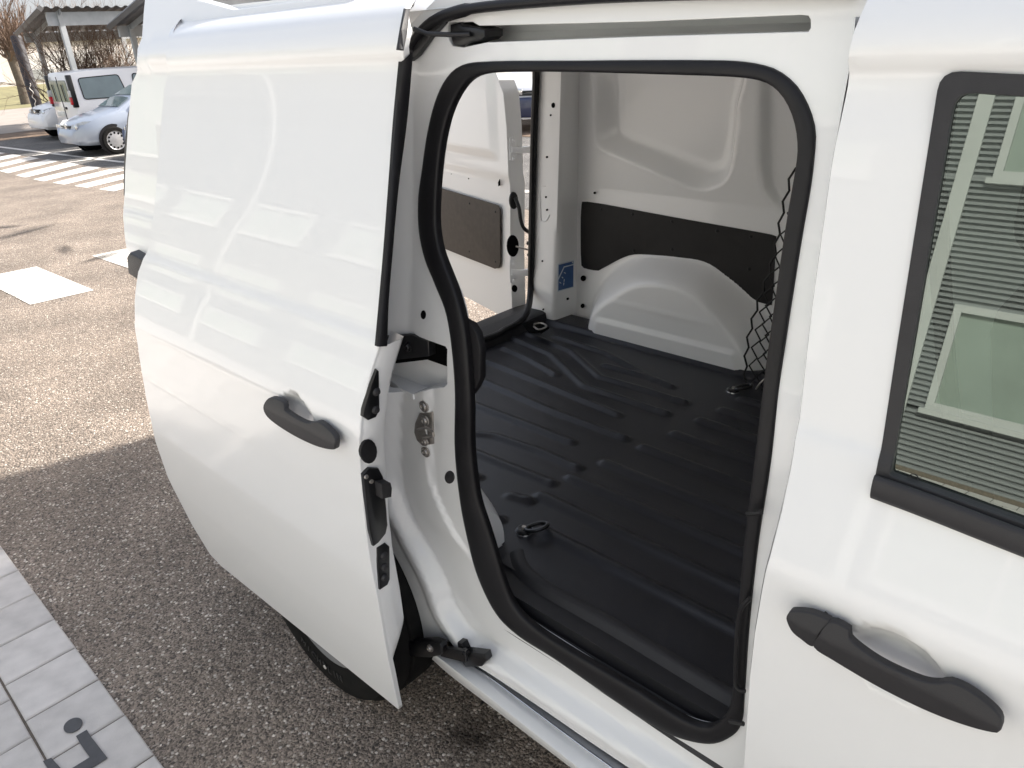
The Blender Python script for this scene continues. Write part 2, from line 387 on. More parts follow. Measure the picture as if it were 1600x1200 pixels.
cross = thing('pedestrian_crossing', 'row of white painted stripes across the yard behind the van', 'crossing', (0, 0, 0)); cross['kind'] = 'structure'; del cross['category']
zl = [(-22.6+.0*i, 0) for i in range(0)]
a0, a1 = np.array(gpt(24, 274)), np.array(gpt(154, 296))      # lower ends of the stripes
b0, b1 = np.array(gpt(45, 245)), np.array(gpt(193, 266))      # upper ends
ea = (a1-a0)/4.0; 
dirs = np.array([0.0, 1.0])
for k in range(-7, 9):
    p = a0+ea*k; q = p+ea*.56
    top = lambda c: np.array([c[0]-.95, b0[1]+(b1[1]-b0[1])*(c[0]-b0[0])/(b1[0]-b0[0])])
    tp, tq = top(p), top(q)
    sheet('stripe', [p, q, tq, tp], .004, PAINT, cross)
yl0, yl1 = np.array(gpt(0, 231)), np.array(gpt(193, 255)); d = (yl1-yl0)/np.linalg.norm(yl1-yl0); nrm_ = np.array([-d[1], d[0]])
sheet('parking_line', [yl0-d*14, yl1+d*12, yl1+d*12+nrm_*.13, yl0-d*14+nrm_*.13], .008, PAINT, kind='structure')
for xx in (-21.35, -18.85, -16.25, -13.6):
    sheet('bay_line', [(xx, 4.75), (xx+.12, 4.75), (xx+.12, 9.6), (xx, 9.6)], .008, PAINT, kind='structure')
bl = np.array(gpt(0, 226))
sheet('parking_area', [(-40, 3.9), (-5, 5.3), (-5, 10.2), (-40, 10.2)], .004, ASPH2, kind='structure')
# dashed guide marks
A, B, Cc = np.array(gpt(57.4, 417)), np.array(gpt(147, 454)), np.array(gpt(47.6, 476.7))
Dd = A+Cc-B
sheet('guide_mark', [A, B, Cc, Dd], .004, PAINT, kind='structure')
E0 = np.array(gpt(144, 400)); w = Cc-B
sheet('guide_mark', [E0, E0+(B-A), E0+(B-A)-w*1.1, E0-w*1.1], .004, PAINT, kind='structure')
# dark wet spots on the asphalt
STAIN = mat('oil_stain', (.035, .028, .024), rough=.5, noise=.5, nscale=25, bump=.5, bscale=90)

def stain(u, v, rx, ry, seed):
    r_ = np.random.default_rng(seed); c = np.array(gpt(u, v)); pts = []
    M = MATS.get('blot')
    if M is None:
        M = bpy.data.materials.new('oil_blotch'); M.use_nodes = True; t = M.node_tree; b = t.nodes['Principled BSDF']; b.inputs['Base Color'].default_value = (.016, .012, .010, 1); b.inputs['Roughness'].default_value = .55
        tc = t.nodes.new('ShaderNodeTexCoord'); gr = t.nodes.new('ShaderNodeTexGradient'); gr.gradient_type = 'SPHERICAL'; no = t.nodes.new('ShaderNodeTexNoise'); no.inputs['Scale'].default_value = 55; no.inputs['Detail'].default_value = 4
        n2 = t.nodes.new('ShaderNodeTexNoise'); n2.inputs['Scale'].default_value = 9; n2.inputs['Detail'].default_value = 4
        t.links.new(tc.outputs['Object'], no.inputs['Vector']); t.links.new(tc.outputs['Object'], n2.inputs['Vector'])
        mp = t.nodes.new('ShaderNodeMapping'); mp.inputs['Scale'].default_value = (1/.16, 1/.16, 1); t.links.new(tc.outputs['Object'], mp.inputs['Vector']); t.links.new(mp.outputs[0], gr.inputs[0])
        a = t.nodes.new('ShaderNodeMath'); a.operation = 'MULTIPLY'; t.links.new(gr.outputs['Fac'], a.inputs[0]); t.links.new(n2.outputs[0], a.inputs[1])
        a2 = t.nodes.new('ShaderNodeMath'); a2.operation = 'MULTIPLY'; t.links.new(a.outputs[0], a2.inputs[0]); t.links.new(no.outputs[0], a2.inputs[1])
        mr = t.nodes.new('ShaderNodeMapRange'); mr.inputs[1].default_value = .03; mr.inputs[2].default_value = .24; mr.inputs[4].default_value = .5; t.links.new(a2.outputs[0], mr.inputs[0]); t.links.new(mr.outputs[0], b.inputs['Alpha'])
        MATS['blot'] = M
    bm = bmesh.new(); bm.faces.new([bm.verts.new((.16*math.cos(a), .16*math.sin(a), 0)) for a in np.arange(24)*2*math.pi/24])
    o = bm_obj('oil_stain', bm, M, None, smooth=False); o['kind'] = 'structure'; o.location = (c[0], c[1], .004+float(gz(c[0]))); o.scale = (rx, ry, 1); o.rotation_euler = (0, 0, seed)
for a_ in ((738, 1150, .75, .6, 1), (30, 365, 4.2, 1.2, 2), (100, 390, 2.2, .8, 3), (150, 405, 1.6, .6, 5), (8, 355, 3, .9, 7)): stain(*a_)

# pavement of concrete pavers along the near side
def paver_mat(i):
    f = (.94, 1.0, 1.05, .98)[i]
    return mat('concrete_paver_%d' % i, (.53*f, .50*f, .475*f), rough=.85, noise=.16, nscale=14, bump=.45, bscale=230)
PV = [paver_mat(i) for i in range(4)]
pav = thing('pavement', None, None); pav['kind'] = 'structure'; pav['label'] = 'pale concrete paver edge strip beside the van'
YK = -.505; XK = -2.16
JOINT = mat('paver_joint_sand', (.15, .125, .10), rough=.95, noise=.3, nscale=60)
bj = box('joint_bed', (-6.5, -2.02, -.05), (3.2, YK-.004, .002), JOINT, pav)
def paving_mat():
    M = bpy.data.materials.new('small_paver_field'); M.use_nodes = True; t = M.node_tree; b = t.nodes['Principled BSDF']; b.inputs['Roughness'].default_value = .85
    tc = t.nodes.new('ShaderNodeTexCoord'); br = t.nodes.new('ShaderNodeTexBrick'); br.inputs['Scale'].default_value = 1; br.inputs['Brick Width'].default_value = .2035; br.inputs['Row Height'].default_value = .2115; br.inputs['Mortar Size'].default_value = .004
    br.inputs['Color1'].default_value = (.60, .57, .55, 1); br.inputs['Color2'].default_value = (.55, .53, .51, 1); br.inputs['Mortar'].default_value = (.12, .11, .10, 1)
    t.links.new(tc.outputs['Object'], br.inputs['Vector']); t.links.new(br.outputs[0], b.inputs['Base Color']); return M
PFIELD = paving_mat()
for nm_, lo_q, hi_q in (('paver_field', (-30, -7, -.05), (20, -2.0, .008)), ('paver_field', (-30, -1.999, -.05), (-5.3, YK, .008)), ('paver_field', (.12, -1.999, -.05), (20, YK, .008))): box(nm_, lo_q, hi_q, PFIELD, pav)  # unseen paving, kept extra pale to bounce light onto the van side
def paver_mesh(w, h, m_):
    bm = bmesh.new(); box('', (-w/2, -h/2, -.06), (w/2, h/2, .009), None, bm=bm)
    bmesh.ops.bevel(bm, geom=[e for e in bm.edges if e.verts[0].co.z > 0 and e.verts[1].co.z > 0], offset=.004, segments=1, affect='EDGES')
    me = bpy.data.meshes.new('paver'); bm.to_mesh(me); bm.free(); me.materials.append(m_); return me
pm = [paver_mesh(.198, .205, q) for q in PV]
cnt = 0
for r_ in range(7):
    for k in range(-14, 11):
        x = XK-.1+k*.2035+(0 if r_ == 0 else (.075 if r_ % 2 else -.03)); y = YK-.1035-r_*.2115
        if r_ > 3 and k < -9: continue
        o = link('paver', random.choice(pm), None, pav); o.location = (x, y, random.uniform(-.001, .001)); o.rotation_euler = (random.uniform(-.004, .004), random.uniform(-.004, .004), random.uniform(-.006, .006))
DPAINT = mat('dark_grey_marking_paint', (.075, .075, .08), rough=.8, noise=.15, nscale=40, bump=.2, bscale=200)
def sym(name, px):
    pts = [hitz(u, v, .0125) for u, v in px]; slab(name, pts, (0, 0, -.0015), DPAINT, pav)
el = np.array([(114+15.5*math.cos(a)*.96-3*math.sin(a)*.0, 1133+11*math.sin(a)-4.5*math.cos(a)) for a in np.arange(28)*2*math.pi/28])
sym('marking_dot', el)
sym('marking_bracket', [(118.5, 1150), (135.5, 1140), (143, 1152), (168, 1184), (140, 1202), (60, 1250), (40, 1232), (100, 1208), (140, 1183), (126, 1163)])
sym('marking_stroke', [(67, 1189), (80, 1184), (95, 1200), (120, 1240), (104, 1246)])

# ================================================================== THE VAN
van = thing('delivery_van', 'white delivery van with its sliding side door open, filling the picture', 'van', (0, 0, 0))
PZ = np.array([.10, .19, .26, .34, .46, .65, .85, 1.00, 1.072, 1.092, 1.16, 1.235, 1.255, 1.268, 1.40, 1.60, 1.700, 1.712, 1.727, 1.755, 1.785, 1.81, 1.83])
PY = np.array([.044, .039, .033, .026, .017, .008, .002, -.004, -.009, -.006, .015, .039, .043, .052, .073, .109, .127, .128, .114, .120, .142, .185, .26])
def prof(z):
    z = np.asarray(z, float); s = 0
    for o, w_ in ((-.008, .15), (-.004, .2), (0, .3), (.004, .2), (.008, .15)): s = s+w_*np.interp(z+o, PZ, PY)
    return s
PY2 = np.interp(PZ, [.16, 1.092, 1.235, 1.268, 1.83], [0, 0, 0, 0, 0])
def ell(x, z, cx, cz, rx, rz, rot=0):
    c, s = math.cos(rot), math.sin(rot); dx, dz = x-cx, z-cz
    return np.hypot((c*dx+s*dz)/rx, (-s*dx+c*dz)/rz)
def F_body(x, z): return prof(z)+0*x
def Yf(z): z = np.asarray(z, float); return .10+.145*np.maximum(0, z-1.15)**1.0*S((z-1.05)/.3)
# ---- side frame of the door opening
seal_o = [(711, 700), (711, 600), (700, 500), (680, 444), (664, 404), (655, 360), (654, 310), (660, 265), (668, 210), (680, 160), (697, 123), (722, 101), (770, 95), (900, 94), (1000, 93), (1100, 93), (1160, 95), (1205, 104), (1230, 118), (1250, 138), (1267, 170), (1276, 205), (1274, 245), (1268, 295), (1250, 400), (1222, 580), (1206, 720), (1186, 850), (1172, 980), (1165, 1080), (1160, 1130), (1142, 1152), (1108, 1162), (1054, 1150), (1000, 1121), (933, 1075), (867, 1029), (810, 993), (774, 957), (746, 900), (731, 846), (719, 783)]
seal_i = [(738, 700), (737, 620), (727, 502), (708, 440), (691, 398), (683, 355), (684, 300), (688, 245), (697, 195), (710, 160), (730, 128), (755, 116), (800, 113), (900, 113), (1000, 116), (1100, 119), (1170, 122), (1200, 128), (1215, 138), (1230, 155), (1241, 180), (1248, 219), (1246, 255), (1238, 290), (1221, 400), (1196, 580), (1179, 720), (1163, 850), (1152, 980), (1146, 1075), (1138, 1110), (1122, 1127), (1101, 1136), (1057, 1117), (1005, 1083), (939, 1044), (877, 1007), (827, 972), (799, 937), (780, 880), (764, 825), (748, 780)]
F0 = lambda x, z: Yf(z)
SO = curve([hit(u, v, F0) for u, v in seal_o], 260, True)
SI = np.array([hit(u, v, F0) for u, v in seal_i]); SI = curve(SI, 260, True)
# pair the two edges: nearest inner point for each outer one
SIp = np.array([SI[np.argmin(np.linalg.norm(SI-p, axis=1))] for p in SO])
for _ in range(6): SIp = .25*np.roll(SIp, 1, 0)+.5*SIp+.25*np.roll(SIp, -1, 0)
SM = .5*(SO+SIp)
fold = np.array([xz(hit(u, v, F0)) for u, v in [(640, 560), (636, 620), (634, 670), (634, 740), (640, 770), (660, 826), (678, 860), (696, 896), (706, 920), (717, 950), (746, 987), (783, 1008), (867, 1058), (950, 1110), (1054, 1170), (1150, 1235), (1200, 1270)]])
fold = curve(fold, 60)
fold2 = curve(np.array([xz(hit(u, v, F0)) for u, v in [(676, 600), (677, 660), (678, 720), (684, 764), (712, 826), (735, 862), (752, 900)]]), 24)
crease = curve(np.array([xz(hit(u, v, F0)) for u, v in [(655, 60), (648, 160), (645, 300), (641, 519), (640, 560)]]), 20)
def F_frame(x, z):
    x = np.asarray(x, float); z = np.asarray(z, float); y = Yf(z)
    sdv = -segdist(fold, x, z, True); low = S((1.17-z)/.03)
    y = y-low*(.042*S(sdv/.038)-.006*S((sdv-.05)/.03))
    s2 = -segdist(fold2, x, z, True)
    y = y-low*.010*S(s2/.014)*S((z-.62)/.1)
    s3 = -segdist(crease, x, z, True)
    y = y-(1-low)*(.30*np.maximum(0, s3-.002))*S((1.73-z)/.05)
    # soft dish around the opening
    return y
if segdist(fold, np.array([-1.30]), np.array([.8]), True)[0] > 0:
    pass
frame_px = [(612, 85), (592, 300), (578, 540), (575, 640), (572, 760), (590, 815), (612, 838), (634, 880), (655, 937), (675, 1000), (686, 1010), (702, 1000), (717, 985), (757, 1020), (840, 1075), (933, 1138), (992, 1177), (1060, 1222), (1170, 1290), (1200, 1230), (1205, 1150), (1225, 960), (1275, 740), (1340, 260), (1365, 95), (1380, 0), (1385, -40), (1200, -45), (900, -45), (760, -35), (690, -10), (640, 40)]
fr_out = [xz(hit(u, v, F0)) for u, v in frame_px]
slot_px = [(697, 44), (700, 34), (738, 33), (748, 39), (1000, 32.5), (1252, 21.5), (1263, 23), (1267.5, 30), (1267.5, 44), (1263, 51), (1000, 58.5), (760, 67.5), (724, 75), (706, 73), (699, 60)]
slot = [xz(hit(u, v, F0)) for u, v in slot_px]
arm_px = [(588, 530), (605, 527), (641, 520.5), (668, 531), (696, 541), (699, 546), (699, 600), (694, 606), (665, 609), (645, 616), (628, 607), (612, 595), (588, 588)]
armh = [xz(hit(u, v, F0)) for u, v in arm_px]
side_frame = panel('side_frame', fr_out, [SM[:, [0, 2]], slot, armh], F_frame, .0105, WHITE, van, thick=.03)
# ---- rubber seal round the opening
ring = []
for k in range(11):
    th = math.pi*k/10; ring.append((math.cos(th), math.sin(th)))
nS = len(SO); V = []; mid = SM; hv = .47*(SO-SIp)
prof_s = [(math.cos(t), -.007*math.sin(t)**.8-.001) for t in np.linspace(0.0, math.pi, 11)]+[(-1.0, .006), (-.92, .014), (.5, .014), (.98, .006)]
for i in range(nS):
    for a_, yy in prof_s: V.append(mid[i]+hv[i]*a_+np.array([0, yy, 0]))
kq = len(prof_s); Fc = [(i*kq+q, i*kq+(q+1) % kq, ((i+1) % nS)*kq+(q+1) % kq, ((i+1) % nS)*kq+q) for i in range(nS) for q in range(kq)]
seal = mesh('door_seal', V, Fc, RUBBER, van, angle=60)
lump = [hit(u, v, lambda x, z: Yf(z)+.012) for u, v in [(722, 500), (736, 508), (745, 522), (750, 545), (750, 592), (744, 606), (736, 618), (722, 622)]]
slab('seal_bulge', lump, (0, .016, 0), RUBBER, seal, bevel=.006)
# ---- upper rail with roller arm
rb = [hit(u, v, lambda x, z: Yf(z)+.0) for u, v in [(690, 27), (1275, 15)]]
def off(P, dx=0, dy=0, dz=0): return np.array([P[0]+dx, P[1]+dy, P[2]+dz])
t_l, t_r = hit(692, 36, F0), hit(1272, 22, F0); b_l, b_r = hit(697, 72, F0), hit(1272, 50, F0)
prof_r = lambda T, Bm: [off(T, 0, .004, .004), off(T, 0, .07, .012), off(.5*(T+Bm), 0, .085, 0), off(Bm, 0, .07, -.008), off(Bm, 0, .004, -.006)]
A_, B_ = prof_r(t_l, b_l), prof_r(t_r, b_r)
rail = loft('upper_rail', [curve([a, .5*(a+b), b], 24) for a, b in zip(A_, B_)], INNER, van, raw=True, angle=50)
slab('rail_end', [off(p, -.004 if i < 5 else 0) for i, p in enumerate(B_)], (.004, 0, 0), INNER, rail)
def blob(name, px, yF, depth, mt, parent, bevel=.003): return slab(name, [hit(u, v, yF) for u, v in px], (0, depth, 0), mt, parent, bevel=bevel)
FyR = lambda x, z: Yf(z)-.004
roller = blob('upper_roller', [(703, 38), (718, 35), (722, 40), (745, 42), (757, 47), (757, 57), (750, 63), (736, 66), (725, 73), (708, 70), (703, 55)], FyR, .045, GLOSSB, van)
tube('roller_arm', [hit(u, v, lambda x, z: Yf(z)-d_) for (u, v), d_ in zip([(646, 45), (668, 53), (700, 54), (735, 53)], (.06, .045, .02, .008))], .0042, GLOSSB, roller)
# outer weather strip over the header
wst = curve([hit(u, v, lambda x, z: Yf(z)-.012) for u, v in [(640, 84), (650, 62), (668, 41), (690, 27), (730, 15), (780, 8.5), (850, 2), (950, -5), (1100, -11), (1340, -16)]], 60)
V = []; kk = 8
for i, p in enumerate(wst):
    for q in range(kk):
        a = 2*math.pi*q/kk; V.append(p+np.array([0, .012*math.cos(a), .0085*math.sin(a)*(1 if i > 12 else 1.25)]))
mesh('header_weatherstrip', V, [(i*kk+q, i*kk+(q+1) % kk, (i+1)*kk+(q+1) % kk, (i+1)*kk+q) for i in range(len(wst)-1) for q in range(kk)], RUBBER, van, angle=70)
blob('black_corner_piece', [(632, 92), (640, 96), (652, 86), (672, 58), (692, 36), (690, 26), (660, 45), (640, 70)], lambda x, z: Yf(z)-.014, .012, GLOSSB, van, bevel=.002)  # black slab standing in for the dark inside of the header recess
# ---- pocket with the middle arm
zs_ = float(np.mean([hit(u, v, F0)[2] for u, v in [(665, 609), (645, 616), (628, 607)]]))
shelf_px = [(560, 570), (600, 589), (612, 596), (628, 607.5), (645, 616.5), (665, 610), (699, 606), (702, 566), (668, 554), (640, 556), (600, 561), (560, 560)]
slab('pocket_shelf', [hitz(u, v, zs_) for u, v in shelf_px], (0, 0, -.012), INNER, van)
blob('pocket_dark_sheet', [(570, 500), (705, 505), (705, 575), (668, 562), (600, 570), (570, 575)], lambda x, z: Yf(z)+.024, .01, HOLE, van, bevel=0)  # black sheet standing in for the shade inside the pocket
slab('pocket_side', [hit(699, 569, lambda x, z: Yf(z)+.012), hit(699, 606, lambda x, z: Yf(z)+.012), hitz(702, 566, zs_)], (.006, 0, 0), INNER, van)
arm = blob('middle_arm', [(582, 528), (642, 523.5), (669, 533), (670, 557), (640, 560), (596, 565), (582, 566)], lambda x, z: Yf(z)+.004+(x+1.12)*.3, .02, GLOSSB, van, bevel=.002)
def bolt(name, u, v, yF, r, mt, parent, h=.006, axis=None):
    P = hit(u, v, yF) if callable(yF) else yF
    ax = (0, -1, 0) if axis is None else axis
    return lathe(name, [(0, h), (r*.35, h*.7), (r*.4, h), (r*.62, h), (r*.7, h*.75), (r*.72, h*.35), (r, h*.3), (r, -.002)], P, ax, mt, parent, k=18, angle=40)
bolt('arm_bolt', 637, 542, lambda x, z: Yf(z)+.004+(x+1.12)*.3, .011, GLOSSB, arm)
bolt('pocket_stud', 690, 541.5, lambda x, z: Yf(z)+.05, .008, METAL, van, h=.02, axis=(-.6, -.8, 0))
# ---- striker plate and screws
Fs = lambda x, z: F_frame(x, z)-.005
stk = blob('striker_plate', [(655, 646), (675, 644), (676, 668), (676.5, 694), (660, 697), (651, 688), (647, 676), (648, 662)], Fs, .004, METAL, van, bevel=.001)
bolt('screw', 664, 657, lambda x, z: F_frame(x, z)-.006, .012, METAL, stk); bolt('screw', 664, 690, lambda x, z: F_frame(x, z)-.006, .010, METAL, stk)
pA, pB, pC, pD = [hit(u, v, lambda x, z: F_frame(x, z)-d_) for (u, v), d_ in zip([(653, 671), (668, 669), (678, 680), (662, 684)], (.003, .022, .028, .006))]
tube('striker_loop', curve([pA, pB, pC, pD], 16), .0034, METAL, stk, k=8)
bolt('screw', 662.5, 635, F_frame, .0135, METAL, van); bolt('screw', 665, 706, F_frame, .013, METAL, van)
def plug(u, v, F, ru, rv, mt, parent, name='plug', nrm=(0, -1, 0)):
    c = hit(u, v, F); pts = [hit(u+ru*math.cos(a), v+rv*math.sin(a), F) for a in np.arange(20)*2*math.pi/20]
    return slab(name, pts, (0, .003, 0), mt, parent, bevel=.0007)
plug(702, 746, lambda x, z: F_frame(x, z)-.002, 7.5, 10, PLAST, van); plug(661, 492, lambda x, z: F_frame(x, z)-.0012, 4, 7, HOLE, van, 'hole')
# ---- sill below the opening
roc = [[(700, 999, .135), (757, 1037, .135), (840, 1094, .135), (933, 1157, .135), (1010, 1209, .135), (1120, 1288, .135)],
       [(700, 1008, .10), (757, 1042, .10), (840, 1101, .10), (933, 1167, .10), (1010, 1222, .10), (1120, 1304, .10)],
       [(690, 1012, .075), (752, 1049, .075), (833, 1109, .075), (922, 1175, .075), (1000, 1231, .075), (1120, 1322, .075)],
       [(684, 1016, .055), (744, 1055, .055), (825, 1117, .055), (914, 1187, .055), (990, 1246, .055), (1120, 1350, .055)],
       [(679, 1022, .035), (730, 1062, .035), (812, 1127, .035), (902, 1198, .035), (970, 1253, .035), (1120, 1375, .035)],
       [(675, 1030, .035), (703, 1055, .035), (772, 1108, .035), (842, 1161.5, .035), (895, 1202, .035), (1000, 1286, .035), (1110, 1378, .035)]]
RL = [[hity(u, v, y) for u, v, y in l] for l in roc]
RL = [list(l)+[np.array([.9, l[-1][1], l[-1][2]])] for l in RL]
RL.append([p+np.array([0, .03, -.03]) for p in RL[-1]]); RL.append([p+np.array([0, .12, -.01]) for p in RL[-1]])
rocker = loft('rocker_sill', RL, WHITE, van, n=60, angle=50)
tube('lower_track', curve([p+np.array([0, -.002, .002]) for p in RL[2]], 40), .0022, CHROME, rocker)
slab('sill_gap', [hity(u, v, .139) for u, v in [(690, 960), (757, 1000), (840, 1055), (992, 1160), (1200, 1300), (1200, 1340), (992, 1200), (840, 1095), (757, 1036), (690, 1000)]], (0, .01, 0), HOLE, rocker)  # black strip set behind the slot to paint in its shade
lower_arm = blob('lower_arm', [(600, 1000), (640, 1004), (676, 1002), (687, 1006), (690, 1012), (688, 1024), (672, 1028), (640, 1026), (615, 1034)], lambda x, z: .02+0*x, .02, GLOSSB, van)
blob('arm_link', [(688, 1012), (727, 1018), (727, 1036), (688, 1026)], lambda x, z: .035+0*x, .01, GLOSSB, lower_arm, bevel=.002)
blob('arm_bracket', [(714, 1004), (721, 1006), (726, 1018), (757, 1022), (760, 1033), (752, 1042), (727, 1043), (722, 1036), (716, 1022)], lambda x, z: .05+0*x, .02, GLOSSB, lower_arm)
bolt('arm_bolt', 672, 1013, lambda x, z: .018+0*x, .010, METAL, lower_arm); bolt('arm_bolt', 729, 1018, lambda x, z: .045+0*x, .009, GLOSSB, lower_arm, h=.012)
# ---- sliding door
def doff(z): return -.125+.075*S((np.asarray(z, float)-1.15)/.6)
hc = hit(462, 642, lambda x, z: prof(z)+doff(z))
scoop_r = curve(np.array([xz(hit(u, v, lambda x, z: prof(z)+doff(z))) for u, v in [(436, 632), (443, 618), (458, 613), (472, 627), (486, 648), (491, 664), (478, 682), (455, 672), (440, 650)]]), 40, True)
def F_door(x, z):
    y = prof(z)+doff(z)
    t_ = np.clip(polysd(scoop_r, np.asarray(x, float), np.asarray(z, float))/.028, 0, 1); return y+.019*t_*(2-t_)
door_px = [(622, 1108), (612, 1060), (600, 1000), (590, 940), (578, 880), (571, 830), (565, 770), (561, 720), (561, 680), (565, 640), (573, 600), (583, 565), (590, 543), (596, 470), (603, 390), (611, 300), (619, 200), (627, 110), (630, 85), (634, 50), (640, 0), (643, -20), (540, -7), (441, 0), (375, 7), (316, 16), (286, 28), (271, 42), (264, 62), (260, 90), (256, 140), (252, 190), (247, 260), (241, 330), (233, 385), (216, 425), (210.5, 470), (211, 500), (218, 560), (228, 620), (243, 690), (262, 745), (300, 820), (328, 866), (345, 884), (480, 993), (600, 1090)]
D3 = [hit(u, v, lambda x, z: prof(z)+doff(z)) for u, v in door_px]
sdoor = panel('sliding_door', [xz(p) for p in D3], [], F_door, .0115, WHITE, van, thick=.010)
edge_z = np.array([p[2] for p in D3[:22]]); edge_x = np.array([p[0] for p in D3[:22]]); o_ = np.argsort(edge_z)
Xe = lambda z: np.interp(z, edge_z[o_], edge_x[o_])
# front end of the door: returned flange and inner skin
zz = np.linspace(.42, 1.245, 44); fl = []
for dx, dy in ((.001, .006), (.004, .016), (.003, .052), (-.004, .064), (-.05, .070)):
    fl.append([np.array([float(Xe(z))+dx-(0 if z > .5 else .05*(0.5-z)), float(prof(z)+doff(z))+.004+(dy-.004)*float(S((z-.40)/.14)), z]) for z in zz])
loft('door_front_edge', fl, WHITE, sdoor, raw=True, angle=50)
inn = [xz(p) for p in D3]
def edge_slab(name, px, h, mt, bevel=.002):
    pts = [hitx(u, v, lambda z: Xe(z)+.004+h) for u, v in px]
    return slab(name, pts, (-h-.004, 0, 0), mt, sdoor, bevel=bevel)
edge_slab('guide_bracket', [(589, 577), (592.5, 580), (593.5, 640), (588, 652), (576, 657), (567, 651), (568, 640), (579, 603)], .004, GLOSSB)
edge_slab('edge_plug', [(577+13*math.cos(a), 706+19*math.sin(a)) for a in np.arange(16)*2*math.pi/16], .004, RUBBER)
lk = edge_slab('door_lock', [(568, 742), (577, 731), (592, 732), (599, 745), (604, 800), (606, 820), (603, 834), (592, 848), (584, 854), (578, 830)], .006, GLOSSB)
edge_slab('contact_plate', [(590, 857), (603, 849), (609, 854), (609.5, 905), (606, 914), (594, 922), (591, 890)], .004, GLOSSB)
edge_slab('lock_bolt', [(596, 757), (611, 755), (613, 763), (612, 777), (598, 780)], .03, PLAST)
for px in ((588, 612), (587, 640), (600, 868), (601, 886), (601, 902)):
    P = hitx(px[0], px[1], lambda z: Xe(z)+.009); lathe('contact_button', [(0, .006), (.006, .005), (.009, .0)], P, (1, 0, 0), PLAST, sdoor, k=14)
for px in ((572, 745), (580, 752)):
    P = hitx(px[0], px[1], lambda z: Xe(z)+.011); lathe('lock_screw', [(0, .003), (.004, .003), (.005, 0)], P, (1, 0, 0), METAL, sdoor, k=10)
# rubber strip on the upper front edge
sl = [(627, 96), (618, 190), (611, 285), (603, 390), (596, 470), (589.5, 541)]; sr = [(645, 78), (636, 185), (622, 295), (613, 395), (607, 470), (604.5, 540)]
La = curve([hitx(u-1.5, v, lambda z: Xe(z)+.003) for u, v in sl], 30); Lb = curve([hitx(u-1, v, lambda z: Xe(z)+.003) for u, v in sr], 30)
up_ = np.array([.005, 0, 0])
loft('edge_rubber', [La-up_, La+up_*.6, La+up_+(Lb-La)*.18, Lb+up_-(Lb-La)*.18, Lb+up_*.6, Lb-up_*2], RUBBER, sdoor, raw=True, angle=60)
slab('edge_blade', [hitx(u, v, lambda z: Xe(z)+.02) for u, v in [(634, 13), (641.5, 13), (637, 48), (631.5, 79), (622.5, 78), (628, 45)]], (-.006, 0, 0), PLAST, sdoor, bevel=.0015)
def handle(px, F, out, name, parent):
    base = np.array([hit(u, v, F) for u, v in px]); o2 = base[:, [0, 2]].copy(); lf = np.polyfit(o2[:, 0], o2[:, 1], 1); o2[:, 1] = np.polyval(lf, o2[:, 0])+(o2[:, 1]-np.polyval(lf, o2[:, 0]))*.86-.0012; o2[:, 0] = o2[:, 0].mean()+(o2[:, 0]-o2[:, 0].mean())*.975; zm = np.polyfit(o2[:, 0], o2[:, 1], 1) if len(px) > 12 else np.array([-.10, o2[:, 1].mean()+.10*o2[:, 0].mean()])
    def FH(x, z):
        q = np.asarray(z, float)-np.polyval(zm, x)-.001; sm_ = lambda a: .5*(a+np.sqrt(a*a+9e-6))
        return F(x, z)+.42*sm_(q)+.12*sm_(-q-.004)
    return panel(name, curve(o2, 90, True), [], FH, .0045, PLAST, parent, thick=.008, lip=.004)
ho = lambda x, z: prof(z)+doff(z)-.027
handle([(409.5, 632), (411, 624), (415, 621.5), (424, 623.5), (434, 629), (437, 634), (439, 641), (452, 650), (468, 659), (480, 662.5), (490, 660), (500, 666), (512, 676), (521, 686), (523, 694), (522, 702), (519, 704.5), (505, 704), (486, 699), (460, 687), (436, 672), (418, 657), (411, 645)], ho, .0, 'door_handle', sdoor)
# ---- rear quarter behind the sliding door, and the open narrow rear leaf
WX, WZ, WR = -1.52, .33, .40
q_out = [(-1.22, 1.795), (-1.22, 1.20), (-1.24, .95)]
arc = [(WX+WR*math.cos(a), WZ+WR*math.sin(a)) for a in np.linspace(R(62), R(200), 16)]
quarter = [(-1.32, 1.83), (-1.32, .90), (-1.47, .80)]+[a for a in arc if a[0] < -1.5]+[(-1.95, .42), (-2.22, .42), (-2.24, 1.2), (-2.235, 1.60), (-2.235, 1.90), (-2.1, 1.88), (-1.8, 1.83)]
panel('rear_quarter', quarter, [], lambda x, z: prof(np.minimum(z, 1.785))+.55*np.maximum(0, np.asarray(z, float)-1.785)+.006+0*x, .03, WHITE, van, thick=.03)
def F_leaf(x, z):
    z0 = np.asarray(z, float); z = np.minimum(z0, 1.785)
    e = np.maximum(0, -2.56-x-.03*S((z-1.45)/.3)*0); return np.interp(z, PZ+.045*(PZ > 1.15), PY)*0+prof(np.asarray(z)-.045*S((np.asarray(z)-1.1)/.15)*S((1.6-np.asarray(z))/.2))+.012+e*e*5.5+.55*np.maximum(0, z0-1.785)
leaf_px = [(229, -22), (225, 15), (222, 58), (214, 95), (206, 130), (200, 190), (197, 245), (195, 300), (193, 325), (193.5, 350), (198.5, 391)]
F_leaf0 = lambda x, z: F_leaf(np.maximum(x, -2.50), z)
Lf = [hit(u, v, F_leaf0) for u, v in leaf_px]
Lb_ = [hit(u, v, F_leaf0) for u, v in [(215, 401), (236, 412), (252, 420)]]
leaf = panel('rear_door', [(-2.19, 1.93)]+[xz(p) for p in Lf]+[xz(p) for p in Lb_]+[(-2.19, 1.05)], [], F_leaf0, .02, WHITE, van, thick=.05)
leaf['label'] = 'narrow rear door leaf folded open behind the sliding door'
